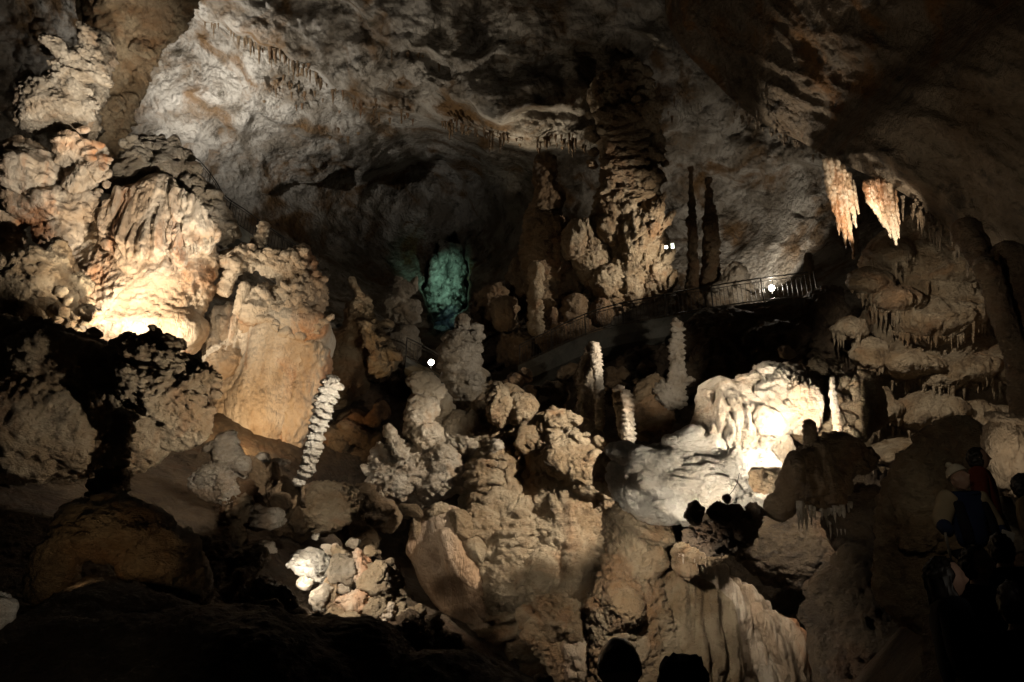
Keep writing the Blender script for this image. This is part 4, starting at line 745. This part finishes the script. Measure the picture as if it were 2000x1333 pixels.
# ================================================================== metal, lamps, walkways
M['steel'] = flat_mat('weathered_steel', (.14, .13, .12), .4, .8)
M['steel_dark'] = flat_mat('dark_steel', (.035, .032, .03), .5, .6)
M['concrete'] = rock_mat('walkway_concrete', (.12, .12, .10), (.17, .165, .14), (.10, .085, .06), (.05, .045, .04), sc=1.4, mottle=.7, bump=.3)
M['glow'] = flat_mat('lit_lamp_glass', (1, 1, 1), .3, 0, (1, .95, .85), 30)
M['panel'] = flat_mat('lit_panel', (.9, .95, .8), .4, 0, (.85, 1, .75), 6)
M['housing'] = flat_mat('lamp_housing', (.03, .03, .03), .4, .5)
def bar_geo(a, b, r, n=6):
    a, b = np.array(a, float), np.array(b, float); ax = b - a; ax /= np.linalg.norm(ax); u = np.cross(ax, [0, 0, 1]); 
    if np.linalg.norm(u) < .1: u = np.array([1., 0, 0])
    u /= np.linalg.norm(u); w = np.cross(ax, u); t = np.arange(n) * 2 * math.pi / n
    ring = np.cos(t)[:, None] * u + np.sin(t)[:, None] * w
    return np.vstack([a + ring * r, b + ring * r]), grid_faces(2, n, True)
def poly_bar(pts, r, n=6):
    vs, qs, b = [], [], 0
    P0 = [np.array(p, float) for p in pts]
    for i, p in enumerate(P0):
        ax = P0[min(i + 1, len(P0) - 1)] - P0[max(i - 1, 0)]; ax /= np.linalg.norm(ax); u = np.cross(ax, [0, 0, 1]); u /= np.linalg.norm(u) + 1e-9; w = np.cross(u, ax); t = np.arange(n) * 2 * math.pi / n
        vs.append(p + (np.cos(t)[:, None] * u + np.sin(t)[:, None] * w) * r)
    return np.vstack(vs), grid_faces(len(P0), n, True)
def box_geo(x0, x1, y0, y1, z0, z1):
    v = np.array([(x, y, z) for x in (x0, x1) for y in (y0, y1) for z in (z0, z1)], float)
    return v, np.array([(0, 1, 3, 2), (4, 6, 7, 5), (0, 4, 5, 1), (2, 3, 7, 6), (0, 2, 6, 4), (1, 5, 7, 3)])
def rail(name, label, line, h, step, mat, post_every=1.9, rb=.011, rh=.028, lower=.12):
    c, _ = spline([(x, y, 0, d) for x, y, d in line], 160); top = P(c[:, 0], c[:, 1], c[:, 3]); base = tuple(top[0] - np.array([0, 0, h])); bl = np.array(base)
    root = link(name, None, base); tag(root, label, 'railing')
    def add(n, g, m=mat): return link(n, mesh_from(n, g[0] - bl, g[1], m, smooth=True), (0, 0, 0), root)
    add('handrail', poly_bar(top[::4], rh)); add('lower_rail', poly_bar(top[::4] - [0, 0, h - lower], rh * .7)); add('upper_rail', poly_bar(top[::4] - [0, 0, .14], rh * .5))
    seg = np.concatenate([[0], np.cumsum(np.linalg.norm(np.diff(top, axis=0), axis=1))]); L = seg[-1]
    at = lambda s: np.array([np.interp(s, seg, top[:, k]) for k in range(3)])
    m0 = mesh_from('baluster', bar_geo((0, 0, 0), (0, 0, h - lower - .14), rb, 5)[0], bar_geo((0, 0, 0), (0, 0, 1), rb, 5)[1], mat)
    n = int(L / step)
    for i in range(1, n): link('baluster', m0, at(i * L / n) - [0, 0, h - lower] - bl, root)
    m1 = mesh_from('post', *bar_geo((0, 0, -.1), (0, 0, h), .026, 8), mat); k = max(1, round(L / post_every))
    for i in range(k + 1): link('post', m1, at(i * L / k) - [0, 0, h] - bl, root)
    return top
def deck(name, label, top, h, width, th, mat, drop=.02):
    t = top[::5] - [0, 0, h + drop]; di = np.gradient(t, axis=0); di[:, 2] = 0; di /= np.linalg.norm(di, axis=1, keepdims=True); sd = np.stack([-di[:, 1], di[:, 0], di[:, 0] * 0], 1)
    sd *= np.sign(sd[:, 1:2] + 1e-6); a, b = t - sd * .12, t + sd * width; dn = np.array([0, 0, th]); ins = sd * .25
    v = np.stack([a, b, b - dn, a + ins - dn * 1.0, a - dn * .55], 1).reshape(-1, 3); q = grid_faces(len(t), 5, True); c0 = v.min(0)
    o = link(name, mesh_from(name, v - c0, q, mat, smooth=False), tuple(c0)); return tag(o, label, 'walkway')
t1 = rail('walkway_railing', 'long curved steel railing of the sloping walkway across the middle right', [(1015,674,38.5),(1065,650,37.6),(1130,619,36.4),(1180,601,35.5),(1260,583,34.4),(1400,557,32.8),(1500,542,31.9),(1589,531,31.2)], 1.08, .17, M['steel'])
deck('walkway', 'grey concrete walkway slab sloping down to the left under the long railing', t1, 1.08, 1.5, .75, M['concrete'])
t2 = rail('stair_railing', 'thin dark railing zigzagging down before the lit ceiling at upper left', [(352,304,38),(383,310,38.3),(402,328,38.8),(420,352,39.4),(440,383,40),(480,411,41),(517,438,42),(560,468,43),(605,495,44)], 1.15, .2, M['steel_dark'], rb=.012)
deck('stair_path', 'dark stair path under the thin zigzag railing at upper left', t2, 1.15, 1.2, .5, M['concrete'])
t3 = rail('landing_railing', 'short dim railing by the round spotlight left of centre', [(795,660,37),(835,680,37),(875,703,37),(960,735,37.5)], 1.0, .18, M['steel'], rb=.01)
deck('landing', 'dim concrete landing below the short railing left of centre', t3, 1.0, 1.5, .4, M['concrete'])

def floodlight(px, py, d, r, label, power, square=False):
    c = P(px, py, d); tc = CC - c; tc /= np.linalg.norm(tc); base = tuple(c - np.array([0, 0, r * 2.2])); bl = np.array(base)
    root = link('floodlight', None, base); tag(root, label, 'lamp')
    def lathe(prof, n=20):
        u = np.cross(tc, [0, 0, 1]); u /= np.linalg.norm(u); w = np.cross(u, tc); t = np.arange(n) * 2 * math.pi / n; ring = np.cos(t)[:, None] * u + np.sin(t)[:, None] * w
        return np.vstack([c + tc * z + ring * rr for rr, z in prof]), grid_faces(len(prof), n, True)
    for n, g, m in (('housing', lathe([(.001, -r * 1.6), (r * .6, -r * 1.5), (r * 1.05, -r * .5), (r * 1.15, .02), (r * 1.0, .02), (r * .98, -.03)]), M['housing']), ('lens', lathe([(r * .98, -.01), (r * .6, r * .15), (.001, r * .22)]), M['glow'])):
        link(n, mesh_from(n, g[0] - bl, g[1], m), (0, 0, 0), root)
    g = bar_geo(c - tc * r * .6 - np.array([0, 0, r * 2.2]), c - tc * r * .6 - np.array([0, 0, r]), .02); link('bracket', mesh_from('bracket', g[0] - bl, g[1], M['housing']), (0, 0, 0), root)
    if power:
        ld = bpy.data.lights.new('flood_or_fill_lamp', 'POINT'); lo = bpy.data.objects.new('flood_or_fill_lamp', ld); lo.location = c + tc * r * 1.2; ld.energy = power; ld.shadow_soft_size = r * .5; ld.color = NEUT; COL.objects.link(lo)
floodlight(842, 708, 34, .12, 'round glaring spotlight below the short railing left of the tall tiered stalagmite', 22)
floodlight(1507, 563, 32.4, .12, 'round glaring spotlight shining through the bars of the long railing', 60)
floodlight(1301, 483, 39, .07, 'tiny bright lamp right of the pale leaf clusters of the great column', 30)
g = box_geo(-.06, .06, -.03, .03, 0, .24); c = P(1314, 485, 39)
o = link('lit_sign', mesh_from('lit_sign', g[0], g[1], M['panel'], smooth=False), tuple(c)); tag(o, 'small glowing rectangular panel right of the tiny bright lamp', 'sign')

w = [P(x, y, dd) for x, y, dd in ((1424,968,17.5),(1432,958,17.5),(1440,944,17.6),(1444,925,17.8))]; g = poly_bar(w, .008, 5); o = link('cable', mesh_from('cable', g[0] - w[0], g[1], M['housing']), tuple(w[0])); tag(o, 'thin dark wire curling up from the ball on the silhouetted knobs', 'cable')
# ================================================================== the visitors and the steps they stand on
sv, sq_, b = [], [], 0
for i in range(18):
    y0 = 2.6 + i * .40; z = .17 * i - .35; xl = -.6 if y0 < 3.9 else 1.7 + (y0 - 4) * .55
    g = box_geo(xl, 8.2, y0, y0 + .40, z - .9, z + .17); sv.append(g[0]); sq_.append(g[1] + b); b += 8
o = link('stone_steps', mesh_from('stone_steps', np.vstack(sv), np.vstack(sq_), M['dark'], smooth=False)); o['kind'] = 'structure'

M['skin'] = flat_mat('skin', (.42, .26, .19), .55); M['black_cloth'] = flat_mat('black_cloth', (.012, .012, .016), .9, spec=.2); M['blue_cloth'] = flat_mat('dark_blue_cloth', (.02, .03, .08), .9, spec=.2)
M['tan_cloth'] = flat_mat('tan_cloth', (.36, .29, .19), .9, spec=.2); M['red_cloth'] = flat_mat('rust_cloth', (.14, .03, .015), .9, spec=.2); M['knit'] = flat_mat('cream_knit', (.62, .56, .44), .95, spec=.1)
M['hair'] = flat_mat('dark_hair', (.018, .013, .010), .5); M['paper'] = flat_mat('paper', (.7, .68, .62), .8); M['wood'] = flat_mat('pale_pole', (.4, .36, .3), .5)
M['shade'] = flat_mat('dark_shiny_cap', (.015, .015, .018), .25, 0)
DGR = lambda: bpy.context.evaluated_depsgraph_get()
def skin_mesh(nodes, edges, sub=2):
    me = bpy.data.meshes.new('t'); me.from_pydata([n[0] for n in nodes], edges, []); o = bpy.data.objects.new('t', me); COL.objects.link(o)
    md = o.modifiers.new('s', 'SKIN'); lay = me.skin_vertices[0].data if me.skin_vertices else None
    if lay is None:
        import bmesh; bm = bmesh.new(); bm.from_mesh(me); bm.verts.layers.skin.verify(); bm.to_mesh(me); bm.free(); lay = me.skin_vertices[0].data
    for i, n in enumerate(nodes): lay[i].radius = n[1] if isinstance(n[1], tuple) else (n[1], n[1])
    lay[0].use_root = True
    sb = o.modifiers.new('u', 'SUBSURF'); sb.levels = sub; sb.render_levels = sub
    r = bpy.data.meshes.new_from_object(o.evaluated_get(DGR())); bpy.data.objects.remove(o)
    v = np.zeros(len(r.vertices) * 3); r.vertices.foreach_get('co', v); f = [tuple(p.vertices) for p in r.polygons]; bpy.data.meshes.remove(r)
    return v.reshape(-1, 3), f
def head_geo():
    u, q = csphere(22); v = u * np.array([.074, .094, .118]); x, y, z = u[:, 0], u[:, 1], u[:, 2]; f = -y     # face looks to -Y
    fr = sstep(.1, .7, f); G = lambda cx, cz, sx, sz: np.exp(-((x - cx) / sx) ** 2 - ((z - cz) / sz) ** 2) * fr
    v[:, 0] *= 1 - .30 * sstep(-.1, -1, z)
    d = .030 * G(0, -.16, .13, .16) + .012 * G(0, .02, .10, .22) - .014 * (G(-.38, .08, .2, .13) + G(.38, .08, .2, .13)) + .008 * G(0, .26, .6, .10) + .009 * G(0, -.46, .28, .05) + .008 * G(0, -.58, .25, .05) - .006 * G(0, -.52, .3, .025) + .014 * G(0, -.85, .3, .16) + .005 * (G(-.38, .08, .1, .06) + G(.38, .08, .1, .06))
    v[:, 1] -= d; ear = np.exp(-((np.abs(x) - .98) / .1) ** 2 - ((z + .02) / .22) ** 2 - ((y - .1) / .16) ** 2); v[:, 0] += np.sign(x) * .018 * ear
    return v, [tuple(t) for t in q]
def rotm(rx, rz): return np.array(Euler((rx, 0, rz)).to_matrix())
def hand_geo(w, dr, s=1):
    """palm plus four unequal curled fingers and a side thumb, from wrist w along dr"""
    dr = np.array(dr, float); dr /= np.linalg.norm(dr); sdv = np.cross(dr, [0, 1, 0]); sdv /= np.linalg.norm(sdv) + 1e-9; nn = np.cross(sdv, dr)
    nodes = [(tuple(w), .026), (tuple(w + dr * .045), (.034, .018)), (tuple(w + dr * .085), (.036, .016))]; ed = [(0, 1), (1, 2)]
    for k, (of, L) in enumerate(((-.028, .062), (-.010, .074), (.010, .070), (.028, .055))):
        b = len(nodes); p = w + dr * .095 + sdv * of; c = .35 + .1 * k
        nodes += [(tuple(p), .0095), (tuple(p + (dr * .8 + nn * c * .6) * L * .5), .009), (tuple(p + (dr * .5 + nn * c * 1.5) * L * .95), .0075)]; ed += [(2, b), (b, b + 1), (b + 1, b + 2)]
    b = len(nodes); p = w + dr * .03 - sdv * .03; nodes += [(tuple(p), .012), (tuple(p + (dr * .7 - sdv * .7) * .035), .0105), (tuple(p + (dr * .9 - sdv * .3 + nn * .3) * .065), .009)]; ed += [(1, b), (b, b + 1), (b + 1, b + 2)]
    return skin_mesh(nodes, ed, 1)
def fuse(gs, vox):
    vs, fs, b = [], [], 0
    for v, f in gs: vs.append(v); fs += [tuple(i + b for i in t) for t in f]; b += len(v)
    me = bpy.data.meshes.new('t'); me.from_pydata(np.vstack(vs).tolist(), [], fs); o = bpy.data.objects.new('t', me); COL.objects.link(o)
    md = o.modifiers.new('r', 'REMESH'); md.mode = 'VOXEL'; md.voxel_size = vox; md.use_smooth_shade = True; sm = o.modifiers.new('m', 'SMOOTH'); sm.iterations = 2
    r = bpy.data.meshes.new_from_object(o.evaluated_get(DGR())); bpy.data.objects.remove(o)
    import bmesh; bm = bmesh.new(); bm.from_mesh(r); bm.verts.ensure_lookup_table(); seen, best = set(), []
    for v in bm.verts:
        if v.index in seen: continue
        st, comp = [v], []; seen.add(v.index)
        while st:
            a = st.pop(); comp.append(a)
            for e in a.link_edges:
                w = e.other_vert(a)
                if w.index not in seen: seen.add(w.index); st.append(w)
        if len(comp) > len(best): best = comp
    keep = set(x.index for x in best); bmesh.ops.delete(bm, geom=[v for v in bm.verts if v.index not in keep], context='VERTS'); bm.to_mesh(r); bm.free(); return r
def person(px, py, d, h, label, face=0, nod=0, turn=0, jacket='black_cloth', sleeve=None, legs='black_cloth', hair=None, hat=None, arms=None, vox=.017, scarf=None, extra=None):
    """face: body heading about Z (0 = towards the viewer); px,py: centre of the head"""
    hc = P(px, py, d); base = np.array([hc[0], hc[1], hc[2] - (h - .125)]); k = h / 1.75; Rz = rotm(0, face)
    root = link('person', None, tuple(base)); root.rotation_euler = (0, 0, 0); tag(root, label, 'person')
    A = arms or {}; S = lambda s: [(s * .17, 0, 1.44), *A.get(s, [(s * .25, .02, 1.16), (s * .23, -.08, .92)])]
    J = lambda p: tuple(np.array(p, float) * k)
    nodes = [((0, 0, .98), (.15, .10)), ((0, 0, 1.18), (.135, .095)), ((0, 0, 1.38), (.165, .10)), ((0, 0, 1.48), (.075, .07)), ((0, -.01, 1.56), .055), ((0, -.01, 1.62), .055)]; ed = [(0, 1), (1, 2), (2, 3), (3, 4), (4, 5)]
    tors, hands = list(nodes[:3]) + [((0, 0, 1.47), (.085, .075))], []
    te = [(0, 1), (1, 2), (2, 3)]; sl, sle = [], []
    for s in (-1, 1):
        a, e, w = S(s); b = len(nodes); nodes += [(a, .060), (e, .045), (w, .030)]; ed += [(2, b), (b, b + 1), (b + 1, b + 2)]
        c = len(tors); tors += [(a, .078), (e, .062), (tuple(np.array(e) * .12 + np.array(w) * .88), .046)]; te += [(2, c), (c, c + 1), (c + 1, c + 2)]
        hands.append(hand_geo(np.array(w), np.array(w) - np.array(e)))
        b = len(nodes); nodes += [((s * .10, 0, .90), .085), ((s * .11, -.01, .50), .055), ((s * .12, .02, .09), .038), ((s * .13, -.12, .04), (.042, .03))]; ed += [(0, b), (b, b + 1), (b + 1, b + 2), (b + 2, b + 3)]
    hv, hf = head_geo(); hv = hv @ rotm(nod, turn).T + np.array([0, -.025, 1.645])
    body = fuse([skin_mesh(nodes, ed), (hv, hf)] + hands, vox)
    def fin(me, name, mat):
        v = np.zeros(len(me.vertices) * 3); me.vertices.foreach_get('co', v); v = (v.reshape(-1, 3) * k) @ Rz.T; me.vertices.foreach_set('co', v.ravel().astype(np.float32)); me.materials.clear(); me.materials.append(M[mat]); me.update()
        for p in me.polygons: p.use_smooth = True
        BUDGET[0] += 2 * len(me.polygons); me.name = name; return link(name, me, (0, 0, 0), root)
    fin(body, 'body', 'skin')
    def skinpart(name, n, e, mat):
        v, f = skin_mesh(n, e); v = v + .012 * np.stack([fbm(v * 9, 2), fbm(v * 9 + 5, 2), fbm(v * 9 + 9, 2)], 1); me = bpy.data.meshes.new(name); me.from_pydata(v.tolist(), [], f); return fin(me, name, mat)
    big = [(p, tuple(x * 1.17 + .012 for x in (r if isinstance(r, tuple) else (r, r)))) for p, r in tors]; big[0] = ((0, 0, .90), (.20, .14))
    skinpart('jacket', big, te, jacket)
    if sleeve:
        for s in (-1, 1):
            a, e, w = S(s); m2 = tuple(np.array(e) * .35 + np.array(a) * .65)
            skinpart('sleeve', [(tuple(np.array(a) + (-s * .05, -.01, .03)), .112), (a, .122), (m2, .112), (e, .100), (tuple(np.array(e) * .6 + np.array(w) * .4), .085)], [(0, 1), (1, 2), (2, 3), (3, 4)], sleeve)
    skinpart('trousers', [((0, 0, .95), (.16, .12)), ((-.10, 0, .84), .10), ((-.11, -.01, .5), .078), ((-.12, .01, .12), .062), ((.10, 0, .84), .10), ((.11, -.01, .5), .078), ((.12, .01, .12), .062)], [(0, 1), (1, 2), (2, 3), (0, 4), (4, 5), (5, 6)], legs)
    if jacket == 'blue_cloth':
        for s in (-1, 1): skinpart('jacket_front', [((s * .15, -.11, 1.40), (.055, .03)), ((s * .16, -.14, 1.2), (.06, .03)), ((s * .15, -.15, .95), (.06, .03))], [(0, 1), (1, 2)], 'black_cloth')
    u, q = csphere(16); hm = rotm(nod, turn)
    def cap(name, mat, fn):
        v = fn(u.copy()) @ hm.T + np.array([0, -.025, 1.645]); me = bpy.data.meshes.new(name); me.from_pydata(v.tolist(), [], q.tolist()); return fin(me, name, mat)
    if hair:
        def fn(v):
            x, y, z = v.T; w = v * np.array([.088, .112, .130]); cut = (y < -.25) & (z < .62); w[cut, 1] = np.maximum(w[cut, 1], -.035); w[:, 1] += .018
            if hair == 'long':
                low = z < -.05; w[low, 2] -= .26 * (-.05 - z[low]); w[low, 0] *= 1.15; w[low, 1] = np.maximum(w[low, 1], .0 + .02 * z[low]); w[:, 1] += .006 * np.sin(x * 30)
            return w + .014 * np.stack([pn(v * 5), pn(v * 5 + 4), pn(v * 5 + 8)], 1) + .006 * np.stack([pn(v * 14), pn(v * 14 + 4), pn(v * 14 + 8)], 1)
        cap('hair', 'hair', fn)
    if hat == 'knit':
        def fn(v):
            z = v[:, 2]; w = v * np.array([.094, .115, .150]); w[:, 2] = np.maximum(w[:, 2], .025) + np.where(z < .2, -.0, 0); w[:, 2] += .03; r = .004 * np.sin(np.arctan2(v[:, 1], v[:, 0]) * 26); return w * (1 + r[:, None] * 6)
        cap('knitted_hat', 'knit', fn); cap('bobble', 'knit', lambda v: v * .034 * (1 + .15 * pn(v * 6)[:, None]) + np.array([0, .02, .195]))
    if hat == 'hood': cap('hood', jacket, lambda v: np.where((v[:, 1:2] < -.55) & (v[:, 2:3] < .6), v * np.array([.09, .06, .13]), v * np.array([.115, .135, .150])) + np.array([0, .02, .01]))
    if hat == 'shiny': cap('cap', 'shade', lambda v: np.stack([v[:, 0] * .092, v[:, 1] * .116, np.maximum(v[:, 2], -.12 + .1 * v[:, 1]) * .132 + .012], 1) + .004 * np.stack([pn(v * 3), pn(v * 3 + 4), pn(v * 3 + 8)], 1))
    if hat == 'flat': cap('cap', 'black_cloth', lambda v: np.stack([v[:, 0] * .105, v[:, 1] * .13, np.clip(v[:, 2], -.3, .8) * .11 + .045], 1) + .022 * np.stack([pn(v * 2), pn(v * 2 + 4), pn(v * 2.5 + 8)], 1))
    return root, base, Rz, k
pr, pb, _, _ = person(1873, 942, 8.6, 1.75, 'man in cream knitted bobble hat and open dark jacket with tan sleeves, looking down', 0.15, -.35, .35, 'blue_cloth', 'tan_cloth', hat='knit',
   arms={-1: [(-.30, .02, 1.20), (-.36, -.18, 1.02)], 1: [(.31, .02, 1.20), (.30, -.12, .97)]}, vox=.009)
hp = lambda q: pb + np.array(q)
g = bar_geo(hp((-.40, -.26, -.05)), hp((-.38, -.22, 1.05)), .014, 8); o = link('walking_pole', mesh_from('walking_pole', g[0] - hp((-.40, -.26, -.05)), g[1], M['wood']), tuple(hp((-.40, -.26, -.05)))); tag(o, 'thin pale pole held by the man in the knitted hat', 'pole')
g = box_geo(-.07, .07, -.002, .002, 0, .12); o = link('paper', mesh_from('paper', g[0], g[1], M['paper'], smooth=False), tuple(hp((.18, -.26, .94)))); o.rotation_euler = (.3, .25, .2); tag(o, 'small folded white paper in the hand of the man in the knitted hat', 'paper')
person(1909, 900, 9.0, 1.76, 'person in dark rust jacket standing behind the man in the knitted hat', .9, 0, .3, 'red_cloth', hair='short')
person(1999, 955, 7.8, 1.72, 'person in light beige jacket cut by the right edge of the picture, face lit', 1.1, 0, .2, 'tan_cloth', hair='short')
person(1843, 1140, 4.6, 1.62, 'woman with long dark hair seen in profile, face faintly lit, looking right', 1.25, 0, .1, 'black_cloth', hair='long', vox=.009)
person(1905, 1110, 5.6, 1.74, 'dark haired visitor facing the viewer from behind the long haired woman', .5, .1, 0, 'black_cloth', hair='short', vox=.010)
person(1958, 1080, 6.2, 1.70, 'dark figure with back turned at the far right behind the long haired woman', 3.0, 0, 0, 'black_cloth', hair='short')
person(1985, 1190, 4.4, 1.66, 'visitor in black almost lost in the dark in the lower right corner', 2.6, 0, 0, 'black_cloth', hair='short')
person(1212, 1328, 3.3, 1.72, 'foreground visitor at the bottom edge wearing a smooth shiny dark cap, seen from behind', 3.1, 0, 0, 'black_cloth', hat='shiny')
person(1340, 1358, 3.3, 1.68, 'foreground visitor at the bottom edge in a flat black cap right of the shiny cap', 3.1, 0, 0, 'black_cloth', hat='flat')
print('BUDGET tris', BUDGET[0])
